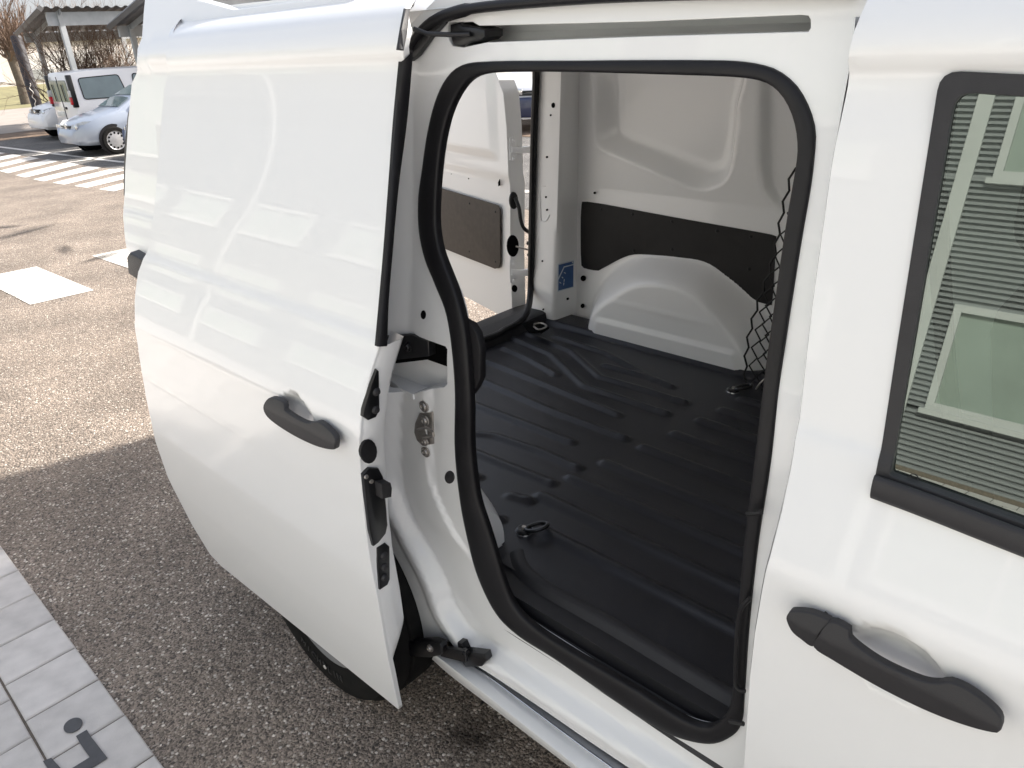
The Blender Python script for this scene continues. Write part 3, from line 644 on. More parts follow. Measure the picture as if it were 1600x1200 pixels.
slab('leaf_edge_trim', [hity(u, v, .13) for u, v in [(203, 165), (199, 215), (198, 303), (193, 306), (192.5, 285), (194.5, 225), (199, 180)]], (0, .03, 0), RUBBER, leaf, bevel=.002)
bk = [hity(u, v, -.005) for u, v in [(201.5, 395), (228, 410), (214, 437), (200, 428), (197.5, 402)]]
slab('leaf_corner_block', bk, (-.02, .05, 0), PLAST, leaf, bevel=.006)
# ---- wheel
def wheel(name, parent, cx, cy, r_, wd, face=-1, spokes=True):
    w_ = thing(name, None, None) if parent is None else link(name, None, None, parent)
    k = 64; ax = (0, face, 0)
    lathe('tyre', [(r_*.62, -wd/2), (r_*.80, -wd/2-.008), (r_*.93, -wd/2-.004), (r_*.985, -wd/2+.02), (r_, -wd/2+.05), (r_, -.045), (r_-.008, -.042), (r_-.008, -.034), (r_, -.031), (r_, .031), (r_-.008, .034), (r_-.008, .042), (r_, .045), (r_, wd/2-.05), (r_*.985, wd/2-.02), (r_*.93, wd/2+.004), (r_*.86, wd/2+.008), (r_*.84, wd/2+.010), (r_*.80, wd/2+.009), (r_*.68, wd/2), (r_*.64, wd/2-.008), (r_*.62, wd/2-.03)], (cx, cy, r_), ax, TYRE, w_, k=k)
    lathe('rim', [(r_*.66, wd/2-.004), (r_*.645, wd/2+.003), (r_*.60, wd/2-.012), (r_*.55, wd/2-.03), (r_*.40, wd/2-.018), (r_*.20, wd/2-.005), (r_*.18, wd/2+.002), (0, wd/2+.004)], (cx, cy, r_), ax, RIM, w_, k=k)
    return w_
rw = wheel('rear_wheel', van, -1.57, .058, .345, .195)
LETT = mat('tyre_raised_lettering', (.035, .034, .033), rough=.6, noise=.1)
tyre_o = [c for c in rw.children if c.name.startswith('tyre')][0]
def curved_text(s, cx, cy, cz, rad, a0, size, mt, parent, name='tyre_lettering'):
    for i, ch in enumerate(s):
        if ch == ' ': continue
        fc = bpy.data.curves.new(name, 'FONT'); fc.body = ch; fc.size = size; fc.align_x = 'CENTER'; fc.extrude = .0012; fc.resolution_u = 3
        a = a0+i*size*.78/rad
        ob = bpy.data.objects.new(name, fc); dg = None
        M_ = Matrix.Translation((cx+rad*math.cos(a), cy, cz+rad*math.sin(a))) @ Matrix.Rotation(R(90), 4, 'X') @ Matrix.Rotation(a+R(90), 4, 'Z')
        COL.objects.link(ob); bpy.context.view_layer.update(); me = bpy.data.meshes.new_from_object(ob); COL.objects.unlink(ob); bpy.data.objects.remove(ob)
        me.transform(M_); o2 = link(name, me, mt, parent)
curved_text('MICHELIN', -1.57, -.0475, .345, .277, R(243), .036, LETT, tyre_o)
blobw = hity(508, 1042, -.051); lathe('balance_mark', [(0, .002), (.006, .002), (.007, 0)], blobw, (0, -1, 0), PAINT, rw, k=8)
# wheel-arch liner
V = []; Fc = []; aa = np.linspace(R(-25), R(205), 30)
for a in aa:
    for y in (.118, .27): V.append((WX+.47*math.cos(a), y, WZ+.47*math.sin(a)))
for i in range(len(aa)-1): Fc.append((2*i, 2*i+1, 2*i+3, 2*i+2))
n0 = len(V)
V += [(WX, .27, WZ)]; 
for i in range(len(aa)-1): Fc.append((n0, 2*i+1, 2*i+3))
mesh('wheel_arch_liner', V, Fc, RUBBER, van)
# ---- cargo floor with ribbed mat
ZF = .58
def fpx(u, v): P = hitz(u, v, ZF+.004); return (P[0], P[1])
ribs = []
for (u, v), xr in zip([(845, 773), (893, 745), (945, 722), (1005, 698), (1055, 677), (1095, 656), (1130, 640), (1160, 623)], [0]*8):
    p = fpx(u, v); ribs.append([p, (.30, p[1]-.01)])
p = fpx(815, 812+60); 
ribs.append([(-1.05, .36), (.30, .35)])
for pl in ([(787, 543), (830, 562), (868, 584)], [(763, 564), (860, 603), (967, 647)], [(745, 590), (860, 640), (978, 684)], [(738, 630), (820, 661), (894, 690)],
           [(738, 676), (773, 680), (840, 702), (904, 730)], [(738, 704), (800, 729), (864, 754)], [(800, 527), (862, 553), (913, 602), (980, 624), (1042, 645)], [(822, 520), (893, 548), (938, 588), (1005, 607), (1071, 628)], [(868, 525), (950, 552), (1024, 593)], [(946, 570), (1020, 590), (1050, 603)],
           [(700, 725), (748, 745)], [(797, 773), (828, 781)], [(730, 800), (782, 810)]):
    ribs.append([fpx(u, v) for u, v in pl])
def z_floor(x, y):
    z = np.full(np.shape(x), ZF); b = np.full(np.shape(x), 9.0)
    for k_, r_ in enumerate(ribs): b = np.minimum(b, segdist(np.array(r_), x, y)+(0 if k_ < 9 else .002))
    z = z+np.where(x > -1.2, .012, .0095)*S(1.35-b/.0165)
    return z+.02*S((y-1.50)/.03)
xs = np.arange(-2.06, .31, .0085); ysf = np.arange(.20, 1.64, .0075); X, Y = np.meshgrid(xs, ysf); Z = z_floor(X, Y)
V = np.stack([X.ravel(), Y.ravel(), Z.ravel()], 1); n = len(xs)
keep = lambda x, y: not (x < -1.10 and y < .25)
Fc = [(i*n+j, i*n+j+1, (i+1)*n+j+1, (i+1)*n+j) for i in range(len(ysf)-1) for j in range(n-1) if keep(xs[j], ysf[i])]
floor_mat = mesh('floor_mat', V, Fc, MATM, van, angle=180)
box('load_floor', (-2.12, .14, .46), (.35, 1.70, .572), PLAST, van)
# doorway tread between mat and seal
tr = []
for yy, zz_, xa, xb in ((.215, .588, -1.02, -.36), (.205, .592, -1.03, -.35), (.190, .586, -1.04, -.34), (.165, .545, -1.05, -.33), (.125, .530, -1.07, -.32), (.10, .500, -1.08, -.30)):
    tr.append([(xa-.02, yy+.05, zz_), (xa+.03, yy+.015, zz_), (xa+.12, yy, zz_), (-.7, yy, zz_), (xb-.06, yy-.005, zz_), (xb+.05, yy+.03, zz_), (xb+.4, yy+.03, zz_)])
loft('door_tread', tr, PLAST, van, n=50, angle=60)
# tie-down rings
def tiedown(u, v, name='tie_down'):
    P = hitz(u, v, ZF+.006); t = link(name, None, None, van); t.location = P
    lathe('base_plate', [(0, .006), (.016, .006), (.021, .003), (.022, -.004)], (0, 0, 0), (0, 0, 1), GLOSSB, t, k=20)
    lathe('base_screw', [(0, .011), (.006, .011), (.007, .006)], (0, 0, 0), (0, 0, 1), METAL, t, k=10)
    lathe('base_rim', [(.0205, -.003), (.0235, -.001), (.0245, -.005)], (0, 0, 0), (0, 0, 1), CHROME, t, k=20)
    rg = [np.array([.028+.023*math.cos(a), .018+.023*math.sin(a)+.01*math.cos(a), .012+.006*math.cos(a)]) for a in np.arange(24)*2*math.pi/24]
    tube('ring', rg, .0055, GLOSSB, t, k=8, closed=True)
tiedown(819, 828); tiedown(1146, 609)
# rear threshold
thr = [(-2.045, ZF+.002), (-2.055, ZF+.045), (-2.075, ZF+.052), (-2.15, ZF+.050), (-2.165, ZF+.03), (-2.17, .50)]
loft('rear_threshold', [[(x, y, z) for y in np.linspace(.16, 1.56, 12)] for x, z in thr], PLAST, van, raw=True, n=12, angle=50)
slab('latch_recess', [hitz(u, v, ZF+.056) for u, v in [(816, 505), (834, 500), (852, 506), (858, 512), (846, 520), (826, 519)]], (0, 0, -.004), HOLE, van)
tube('latch_loop', curve([hitz(u, v, ZF+.062) for u, v in [(834, 507), (846, 505), (854, 510), (842, 515), (834, 510)]], 18), .004, METAL, van, k=6)
# ---- far wall with pressed recess and wheel housing
def Fw0(x, z): return 1.665-.17*np.maximum(0, np.asarray(z, float)-1.16)+0*np.asarray(x)
wh_o = curve([xz(hity(u, v, 1.62)) for u, v in [(912, 525), (912, 500), (918, 470), (940, 435), (970, 410), (1000, 401), (1055, 404), (1100, 416), (1140, 442), (1175, 474), (1200, 505), (1235, 560), (1250, 600), (1250, 640), (912, 560)]], 90, True)
wh_i = curve([xz(hity(u, v, 1.53)) for u, v in [(920, 530), (924, 503), (932, 488), (960, 466), (990, 449), (1020, 446), (1052, 452), (1085, 468), (1112, 498), (1136, 527), (1157, 556), (1164, 600), (1160, 660), (920, 600)]], 90, True)
rec_o = curve(np.array([xz(hit(u, v, Fw0)) for u, v in [(932, 60), (926, 150), (926, 210), (936, 235), (1000, 262), (1080, 298), (1112, 298), (1138, 284), (1150, 240), (1154, 180), (1152, 60)]]), 60, True)
rec_i = curve(np.array([xz(hit(u, v, Fw0)) for u, v in [(964, 60), (957, 140), (957, 195), (966, 212), (1030, 238), (1082, 260), (1106, 264), (1122, 255), (1130, 220), (1134, 170), (1133, 60)]]), 60, True)
r2_o = np.array([xz(hit(u, v, Fw0)) for u, v in [(1182, 60), (1182, 260), (1190, 300), (1206, 325), (1245, 345), (1420, 370), (1430, 60)]])
def Fwall(x, z):
    x = np.asarray(x, float); z = np.asarray(z, float); y = Fw0(x, z)
    do = polysd(wh_o, x, z); di = polysd(wh_i, x, z); t = np.clip(do/(do-di+1e-6), 0, 1); t = np.where(di >= 0, 1, np.where(do <= 0, 0, t))
    y = y-(.135*S(t*.92+.04)-.135*S(.04))
    do = polysd(rec_o, x, z); di = polysd(rec_i, x, z); t = np.clip(do/(do-di+1e-6), 0, 1); t = np.where(di >= 0, 1, np.where(do <= 0, 0, t))
    y = y+.060*S(t*1.0)-.006*np.exp(-((t-.12)/.1)**2)-.004*np.exp(-(di/.006)**2)
    y = y+.03*S(polysd(r2_o, x, z)/.05)
    return y
rz_ = hity(935, 495, 1.53)
def Fwall2(x, z):
    y = Fwall(x, z); di = polysd(wh_i, x, z)
    y = y-.004*S(di/.01)*np.exp(-((np.asarray(z)-.745)/.006)**2)
    return y-.010*S((.665-np.asarray(z))/.012)*S((di-.01)/.02)
wall = grid_xz('far_side_wall', -2.03, .42, .56, 1.80, .0105, Fwall2, INNER, van)
pan_px = [(907.5, 330), (911, 320), (922, 316), (1060, 341), (1200, 366), (1209, 371), (1211, 382), (1206, 470), (1200, 475), (1181, 470), (1150, 445), (1107, 412), (1060, 402), (1000, 397.5), (975, 402), (940, 420), (932, 423), (914, 419), (908, 412)]
wp = slab('wall_panel', curve([hit(u, v, lambda x, z: Fw0(x, z)-.006) for u, v in pan_px], 90, True), (0, .005, 0), PANEL, van, bevel=.0015)
for u, v in [(940, 327), (988, 335), (1050, 346), (1120, 361), (1173, 369), (990, 392), (1050, 390), (1170, 420), (1195, 455)]:
    lathe('panel_rivet', [(0, .003), (.005, .002), (.007, 0)], hit(u, v, lambda x, z: Fw0(x, z)-.006), (0, -1, 0), RUBBER, wp, k=10)
for u, v, a_, b_ in [(929, 301.5, 2, 2), (911, 435, 4, 4.5), (910, 478, 3, 3.5)]: plug(u, v, lambda x, z: Fw0(x, z)-.012, a_, b_, HOLE, van, 'hole')
# near wheel housing (mirror of the far one)
nx = np.arange(-2.03, -1.105, .0105); nz = np.arange(.56, 1.2, .0105); X, Z = np.meshgrid(nx, nz); Y = 1.795-Fwall2(X-.0, Z)
n = len(nx); mesh('near_wheel_housing', np.stack([X.ravel(), Y.ravel(), Z.ravel()], 1), [(i*n+j, i*n+j+1, (i+1)*n+j+1, (i+1)*n+j) for i in range(len(nz)-1) for j in range(n-1)], INNER, van, angle=180)
e_ = [(nx[-1], float(1.795-Fwall2(np.array([nx[-1]]), np.array([z]))[0]), z) for z in nz]
loft('housing_front', [e_, [(p[0]+.015, min(p[1], .16), p[2]) for p in e_]], INNER, van, raw=True)
# ---- D-pillar at the far rear corner
pa = [(838, 118), (836, 200), (833, 300), (831, 400), (830, 470), (829, 505)]; pb = [(878, 118), (876, 200), (873, 300), (870, 400), (867, 480), (866, 512)]; pc = [(905, 118), (904, 200), (903, 300), (902, 400), (901, 491), (901, 500)]
yb = lambda z: 1.53-.14*max(0, z-1.16)
def hp(u, v, k=0):
    y = 1.53
    for _ in range(20): P = hity(u, v, y); y = .5*y+.5*(yb(P[2])+k)
    return P
LA = curve([hp(*p) for p in pa], 24); LB = curve([hp(*p) for p in pb], 24); LC = curve([hit(u, v, Fw0) for u, v in pc], 24)
ext = lambda L: np.vstack([L[0]+(L[0]-L[3])*3.2, L])
LA, LB, LC = ext(LA), ext(LB), ext(LC)
sm = lambda a, b, t: a+(b-a)*t
pil = loft('rear_pillar', [LA+np.array([-.02, .08, 0]), LA+np.array([-.012, .006, 0]), LA, sm(LA, LB, .82), sm(LA, LB, .95)+np.array([0, .002, 0]), sm(LB, LC, .10)+np.array([0, .004, 0]), sm(LB, LC, .25), LC+np.array([0, .01, 0])], INNER, van, raw=True, angle=60)
def pillar_pt(u, v, face):
    if face == 0: return hp(u, v, -.0025)
    i = np.argmin(np.abs(LB[:, 2]-hp(u, v)[2])); d1 = LC[i]-LB[i]; d2 = LB[min(i+2, len(LB)-1)]-LB[max(i-2, 0)]; nn = np.cross(d1, d2); nn /= np.linalg.norm(nn)
    if nn[1] > 0: nn = -nn
    return hitplane(u, v, LB[i]+nn*.003, nn)
def dot(u, v, a_, b_, face, name='hole', mt=HOLE):
    pts = [pillar_pt(u+a_*math.cos(t), v+b_*math.sin(t), face) for t in np.arange(12)*2*math.pi/12]
    slab(name, pts, (.001, .004, 0), mt, pil)
for u, v, a_, b_, f_ in [(864, 164.5, 2.6, 4.2, 0), (860, 180, 1.2, 1.6, 0), (854, 245.5, 1.2, 1.7, 0), (852.5, 308, 1.1, 1.6, 0), (854, 328, 1.2, 1.6, 0), (847, 408, 1.1, 1.5, 0), (848.5, 483.5, 1.2, 1.5, 0), (897.5, 158, 1.6, 1.6, 1), (897, 239, 1.5, 1.6, 1), (892, 254.5, 2.5, 4, 1), (897.5, 299, 1.5, 1.6, 1), (886.5, 467, 1.6, 2, 1)]: dot(u, v, a_, b_, f_)
tube('pillar_emboss', curve([pillar_pt(u, v, 0)+np.array([0, .003, 0]) for u, v in [(852, 291), (845, 291.5), (844, 296), (844, 340), (848, 346), (853, 345), (858, 336)]], 24), .0022, INNER, pil, k=6)
STB = mat('sticker_blue', (.022, .085, .24), rough=.35, noise=.1, nscale=60); STW = mat('sticker_white', (.62, .68, .74), rough=.4, noise=.05)
def stk_p(u, v): return pillar_pt(u, v, 1)
st_q = [(871.5, 412.5), (896.5, 406), (896, 449), (871, 456)]
st = slab('safety_sticker', [stk_p(u, v)+np.array([-.001, -.001, 0])*0 for u, v in st_q], (.0008, .0008, 0), STW, pil)
st['label'] = 'blue square sticker with a white line drawing on the rear pillar'
nrmS = np.cross(stk_p(896, 410)-stk_p(872, 413), stk_p(871, 455)-stk_p(872, 413)); nrmS /= np.linalg.norm(nrmS); nrmS = nrmS if nrmS[1] < 0 else -nrmS
def st_part(name, px, mt, h): slab(name, [stk_p(u, v)+nrmS*h for u, v in px], tuple(-nrmS*.0006), mt, st)
st_part('sticker_field', [(872.6, 413.8), (895.6, 407.9), (895.2, 447.8), (872.2, 454)], STB, .0012)
st_part('sticker_line', [(871.9, 434), (880.6, 416.2), (895.4, 412.6), (895.4, 414), (881.3, 417.8), (872.3, 437)], STW, .0020)
for q in ([(880.5, 425), (883, 426), (883.8, 427.5), (881, 426.5)], [(877.5, 432), (879.5, 433.5), (879.2, 435), (877.2, 433.4)], [(873.6, 440), (876, 441.5), (876.6, 443), (874, 442)], [(880.8, 436), (881.8, 436), (881.2, 440), (880.2, 440)], [(880, 441.5), (881.2, 441.5), (880.4, 446), (879.6, 445)], [(893.4, 408.8), (894.6, 408.5), (894.6, 411), (893.2, 411.3)]): st_part('sticker_figure', q, STW, .0022)
# rear opening seal
rs = [hp(836, 60, -.012), hp(837.5, 118, -.012), hp(834.5, 200, -.012), hp(832, 300, -.012), hp(830, 400, -.012), hp(829, 455, -.012)]
rs += [hitz(824, 486, ZF+.10), hitz(812, 503, ZF+.075), hitz(785, 517, ZF+.068), hitz(748, 533, ZF+.068), np.array([-2.17, .3, ZF+.068])]
tube('rear_opening_seal', curve(rs, 60), .014, RUBBER, van, k=10)
# ---- open rear door on the far side
HN = np.array([-2.245, 1.575, 0]); dv = np.array([-.970, .243, 0]); nv = np.array([-.243, -.970, 0])   # runs along dv, inner face looks along nv
def rdp(u, v, k=0.0): return hitplane(u, v, HN+nv*k, nv)
def sz(P): return (float((P-HN)@dv), float(P[2]))
E3 = [sz(rdp(u, v)) for u, v in [(774, 114), (786, 146), (791, 200), (793.5, 260), (794, 330), (794, 400), (796, 450), (797, 482)]]
rd_prof = [(E3[-1][0]+.02, .50)]+[(s_, z_) for s_, z_ in E3[::-1]]+[(E3[0][0]+.03, 1.74), (.86, 1.74), (.90, 1.2), (.90, .55), (.86, .515)]
def RDF(s_, z_): return np.zeros(np.shape(s_))
rdoor = panel('rear_door', [(-a, b) for a, b in rd_prof], [], lambda x, z: 0*x+.010*S((1.20-z)/.05)-.016*S((z-1.24)/.06)*S((-x-.10)/.08)+0*z, .02, WHITE, van, thick=.075)
rdoor['label'] = 'wide rear door standing open with a brown-black inner panel'
RM = Matrix(((-dv[0], -nv[0], 0, HN[0]), (-dv[1], -nv[1], 0, HN[1]), (0, 0, 1, 0), (0, 0, 0, 1)))
rdoor.matrix_local = RM
RI = RM.inverted()
def rl(P): return np.array(RI @ Vector(P))
def rslab(name, px, k, th, mt, bevel=.001): return slab(name, [rl(rdp(u, v, k)) for u, v in px], (0, th, 0), mt, rdoor, bevel=bevel)
rpan = rslab('inner_panel', [(640, 280), (683, 292.5), (770, 318.5), (778, 321), (781, 328), (781, 412), (779, 419), (773, 420), (730, 403), (688, 386), (640, 367)], .006, .005, mat('door_panel_board', (.075, .062, .052), rough=.75, noise=.12, nscale=40, bump=.1, bscale=400))
for u, v in [(689, 303), (733.5, 318), (774, 331), (690, 376), (733, 393), (774, 409)]: lathe('panel_rivet', [(0, .003), (.004, .002), (.006, 0)], rl(rdp(u, v, .0065)), (0, -1, 0), RUBBER, rpan, k=8)
for px in ([(690, 198), (706, 202), (713, 206), (716, 215), (721, 220)], [(728, 208.5), (738, 211), (744, 217), (751, 228), (757, 233), (768, 235), (777, 232)]):
    tube('crease_shadow_line', curve([rl(rdp(u, v, -.001)) for u, v in px], 20), .0013, PLAST, rdoor, k=6)  # thin dark tube drawn as the shadow line of the pressed step
for u, v, a_ in [(726, 237, .005), (714, 250, .005), (745, 259, .006), (732, 279, .003), (705, 272, .002)]: lathe('hole', [(0, .0015), (a_, .001), (a_, -.002)], rl(rdp(u, v, -.008)), (0, -1, 0), HOLE, rdoor, k=10)
rslab('slot', [(778, 285), (780.5, 280), (781, 290), (778.5, 291)], .002, .004, HOLE, 0)
# hinge-side face: rays meet the end plane of the door
e0 = HN+dv*(E3[3][0]-.004); en = -dv
def rde(u, v, k=0.0): return hitplane(u, v, e0-dv*k, en)
for (a_, b_) in ((218, 250), (411, 441)):
    c1 = (a_+b_)/2
    pl_ = slab('hinge_plate', [rl(rde(u, v, .006)) for u, v in [(796.5, a_-3), (803, a_-5), (807, a_+2), (808, c1), (807, b_-2), (803, b_+3), (797, b_+1)]], tuple(rl(e0+dv*.006)-rl(e0)), WHITE, rdoor, bevel=.002)
    slab('hinge_arm', [rl(rde(u, v, .012)) for u, v in [(800, c1-5), (815, c1-4), (829, c1-6), (829, c1+5), (816, c1+6), (800, c1+5)]], tuple(rl(e0+dv*.010)-rl(e0)), INNER, pl_, bevel=.003)
    for vv in (a_+2, b_-2): lathe('hinge_bolt', [(0, .006), (.006, .005), (.008, 0)], rl(rde(802, vv, .008)), tuple(rl(e0-dv)-rl(e0)), INNER, pl_, k=10)
slab('hose_grommet', [rl(rde(803.5+6.5*math.cos(t), 313.5+13.5*math.sin(t), .004)) for t in np.arange(16)*2*math.pi/16], tuple(rl(e0+dv*.01)-rl(e0)), RUBBER, rdoor, bevel=.002)
tube('cable_hose', curve([rl(rde(805, 309, .01)), rl(rde(811, 325, .04)), rl(rde(814, 345, .05)), rl(rde(820, 358, .05)), rl(rde(833, 366, .03))], 24), .0085, RUBBER, rdoor, k=10)
slab('check_cover', [rl(rde(802+9*math.cos(t), 384.5+17*math.sin(t), .004)) for t in np.arange(18)*2*math.pi/18], tuple(rl(e0+dv*.008)-rl(e0)), HOLE, rdoor, bevel=.002)
tube('check_rod', [rl(rde(806, 385, .008)), rl(rde(832, 392, .03))], .004, METAL, rdoor, k=8)
for u, v in ((825, 380), (826, 398)): lathe('check_clip', [(0, .02), (.007, .018), (.009, .0)], rl(rde(u, v, .004)), tuple(rl(e0-dv)-rl(e0)), GLOSSB, rdoor, k=10)
slab('plug', [rl(rde(804.5+4*math.cos(t), 451+5.5*math.sin(t), .003)) for t in np.arange(14)*2*math.pi/14], tuple(rl(e0+dv*.006)-rl(e0)), HOLE, rdoor)
# ---- outer far side, roof, underbody
FX0, FX1 = -2.285, .95
far_z = np.r_[.22, .35, .6, .9, 1.1, 1.25, 1.5, 1.70, 1.76, 1.80, 1.815]
loft('far_side', [[(x, 1.86-float(prof(z)), z) for x in (FX0, -1.2, -.3)] for z in far_z], WHITE, van, raw=True, n=3)
rf = []
for t in np.linspace(0, 1, 17):
    y = .190+t*1.48; e = min(t, 1-t)*1.48; z = 1.792+.05*math.sqrt(max(0, 1-(1-min(1, e/.16))**2))+.012*math.sin(math.pi*t)
    rf.append([(x, y, z-.06*max(0, (-2.0-x)/.25)**2-.05*max(0, (x-.05)/.3)**2) for x in (-2.24, -2.15, -2.0, -1.5, -.8, -.3, 0, .15, .25)])
roof = loft('roof', rf, WHITE, van, raw=True, angle=60)
loft('roof_lining', [[(x, y, 1.735) for x in (-2.1, -1, .2)] for y in (.26, .8, 1.56)], INNER, van, raw=True)
box('rear_header', (-2.18, .25, 1.70), (-2.10, 1.60, 1.80), INNER, van, bevel=.02)
box('underbody', (-2.15, .30, .24), (.9, 1.60, .45), HOLE, van)
box('rear_bumper', (-2.36, .18, .30), (-2.17, 1.72, .57), PLAST, van, bevel=.03)
wheel('rear_wheel', van, -1.55, 1.78, .335, .195, face=1)
# ---- front door
hf = hit(1400, 1045, F_body)
scoop_f = curve(np.array([xz(hit(u, v, F_body)) for u, v in [(1312, 994), (1330, 984), (1364, 979), (1406, 992), (1448, 1020), (1473, 1048), (1487, 1078), (1462, 1105), (1400, 1092), (1345, 1058), (1308, 1018)]]), 50, True)
def F_fd(x, z):
    t_ = np.clip(polysd(scoop_f, np.asarray(x, float), np.asarray(z, float))/.030, 0, 1)
    return prof(np.asarray(z, float)+.028*S((np.asarray(z, float)-1.6)/.07))+.020*t_*(2-t_)
fd_px = [(1349, -22), (1345, 0), (1330, 95), (1300, 262), (1270, 480), (1236, 735), (1222, 800), (1204, 870), (1190, 930), (1180, 990), (1172, 1060), (1166, 1150), (1160, 1250)]
fd3 = [hit(u, v, F_body) for u, v in fd_px]
fd_out = [xz(p) for p in fd3]+[(fd3[-1][0]+.005, .30), (.86, .30), (.93, .60), (.93, 1.02), (.80, 1.16), (.45, 1.60), (.25, fd3[0][2]-.015), (0, fd3[0][2]+.0)]
TRF = lambda x, z: prof(z)-.004
bl_ = xz(hit(1364, 768, TRF)); tl_ = xz(hit(1470, 113, TRF)); br_ = xz(hit(1600, 868, TRF)); trr = xz(hit(1600, 117, TRF))
sb = (br_[1]-bl_[1])/(br_[0]-bl_[0]); st_ = (trr[1]-tl_[1])/(trr[0]-tl_[0])
win = rounded([tl_, bl_, (bl_[0]+.9, bl_[1]+sb*.25), (.68, 1.18), (.26, tl_[1]-.03)], [.018, .012, .02, .02, .05])
win_h = rounded([(tl_[0]+.006, tl_[1]-.006), (bl_[0]+.006, bl_[1]+.006), (bl_[0]+.88, bl_[1]+.006+sb*.25), (.66, 1.19), (.25, tl_[1]-.037)], [.018, .01, .02, .02, .05])
fdoor = panel('front_door', fd_out, [win_h], F_fd, .0125, WHITE, van, thick=.035)
ga, gb, gc, gd = xz(hit(1493, 141, F_body)), xz(hit(1389, 742, F_body)), xz(hit(1600, 838, F_body)), xz(hit(1600, 146, F_body))
sgl = (gc[1]-gb[1])/(gc[0]-gb[0])
glass_o = rounded([ga, gb, (gb[0]+.82, gb[1]+sgl*.25), (.62, 1.21), (.23, ga[1]-.03)], [.02, .006, .02, .02, .04])
trim = panel('window_trim', win, [glass_o], TRF, .012, PLAST, fdoor, thick=.015)
bm_ = curve([(bl_[0]-.001, 0, bl_[1]+.008), (bl_[0]+.06, 0, bl_[1]+.011+sb*.06), (br_[0], 0, br_[1]+.014), (bl_[0]+.45, 0, bl_[1]+.012+sb*.3), (bl_[0]+.88, 0, bl_[1]+.01+sb*.3)], 50)
V = []; kk = 10
for p in bm_:
    for q in range(kk):
        a = 2*math.pi*q/kk; zc = p[2]+.0165*math.sin(a); V.append((p[0], float(prof(p[2]))-.004+.006*math.cos(a)-.004, zc))
mesh('belt_moulding', V, [(i*kk+q, i*kk+(q+1) % kk, (i+1)*kk+(q+1) % kk, (i+1)*kk+q) for i in range(len(bm_)-1) for q in range(kk)]+[tuple(range(kk))], PLAST, fdoor, angle=70)
gp0 = np.array([gb[0], float(prof(gb[1]))+.008, gb[1]]); GT = math.tan(R(10))
Fg = lambda x, z: gp0[1]+(np.asarray(z, float)-gb[1])*GT+0*np.asarray(x)
gl_pts = [(x, float(Fg(x, z)), z) for x, z in rounded([(ga[0]-.012, ga[1]+.012), (gb[0]-.012, gb[1]-.015), (gb[0]+.83, gb[1]-.02), (.64, 1.20), (.24, ga[1]-.02)], .01)]
bm = bmesh.new(); bm.faces.new([bm.verts.new(p) for p in gl_pts]); glass = bm_obj('window_glass', bm, GLASS, fdoor, smooth=False)
ETCH = mat('etched_mark', (.02, .02, .02), rough=.6)
ec = hit(1427, 748, lambda x, z: Fg(x, z)-.0006); tube('glass_mark_ring', [ec+.0055*np.array([math.cos(t), .17*math.sin(t), math.sin(t)]) for t in np.arange(20)*2*math.pi/20], .0005, ETCH, glass, k=5, closed=True)
def flat_text(s, P, size, mt, parent, name):
    fc = bpy.data.curves.new(name, 'FONT'); fc.body = s; fc.size = size; fc.align_x = 'CENTER'; fc.align_y = 'CENTER'; fc.resolution_u = 2
    ob = bpy.data.objects.new(name, fc); COL.objects.link(ob); bpy.context.view_layer.update(); me = bpy.data.meshes.new_from_object(ob); COL.objects.unlink(ob); bpy.data.objects.remove(ob)
    me.transform(Matrix.Translation(P) @ Matrix.Rotation(R(80), 4, 'X')); return link(name, me, mt, parent)
flat_text('E2', ec, .006, ETCH, glass, 'glass_mark'); 
hl = handle([(1229, 968), (1231, 960), (1236, 957), (1262, 962), (1289.5, 974.7), (1288.5, 977), (1276.2, 992.5), (1267, 1014.6), (1250, 1003), (1236, 989)], lambda x, z: prof(z)-.028, 0, 'handle_cap', fdoor)
handle([(1290, 975), (1314, 985), (1318.5, 990), (1319, 998), (1335, 1012), (1370, 1035), (1410, 1055), (1445, 1069), (1470, 1073), (1482, 1072), (1510, 1084), (1540, 1104), (1560, 1121), (1566, 1132), (1564, 1144), (1557, 1148), (1520, 1142), (1470, 1127), (1420, 1106), (1360, 1075), (1300, 1038), (1267.5, 1015), (1277, 993)], lambda x, z: prof(z)-.030, 0, 'door_handle', fdoor)
# inner edge of the front door seen at the pillar
zz = np.linspace(.35, 1.74, 40); ez = np.array([p[2] for p in fd3])[::-1]; exx = np.array([p[0] for p in fd3])[::-1]
fe = [[np.array([float(np.interp(z, ez, exx))+dx, float(prof(z))+dy, z]) for z in zz] for dx, dy in ((-.002, .004), (-.006, .012), (-.007, .04), (.01, .06))]
loft('door_rear_edge', fe, WHITE, fdoor, raw=True)
for px in ([(1167, 802), (1178, 803), (1190, 800)], [(1140, 1127), (1152, 1129), (1162, 1131)]):
    tube('seal_clip', [hit(u, v, lambda x, z: Yf(z)-.022) for u, v in px], .004, RUBBER, van, k=6)
tube('cable_loop', curve([hit(u, v, lambda x, z: Yf(z)-.018) for u, v in [(1172, 935), (1158, 952), (1152, 985), (1149, 1060), (1153, 1076), (1164, 1080)]], 24), .0038, RUBBER, van, k=8)
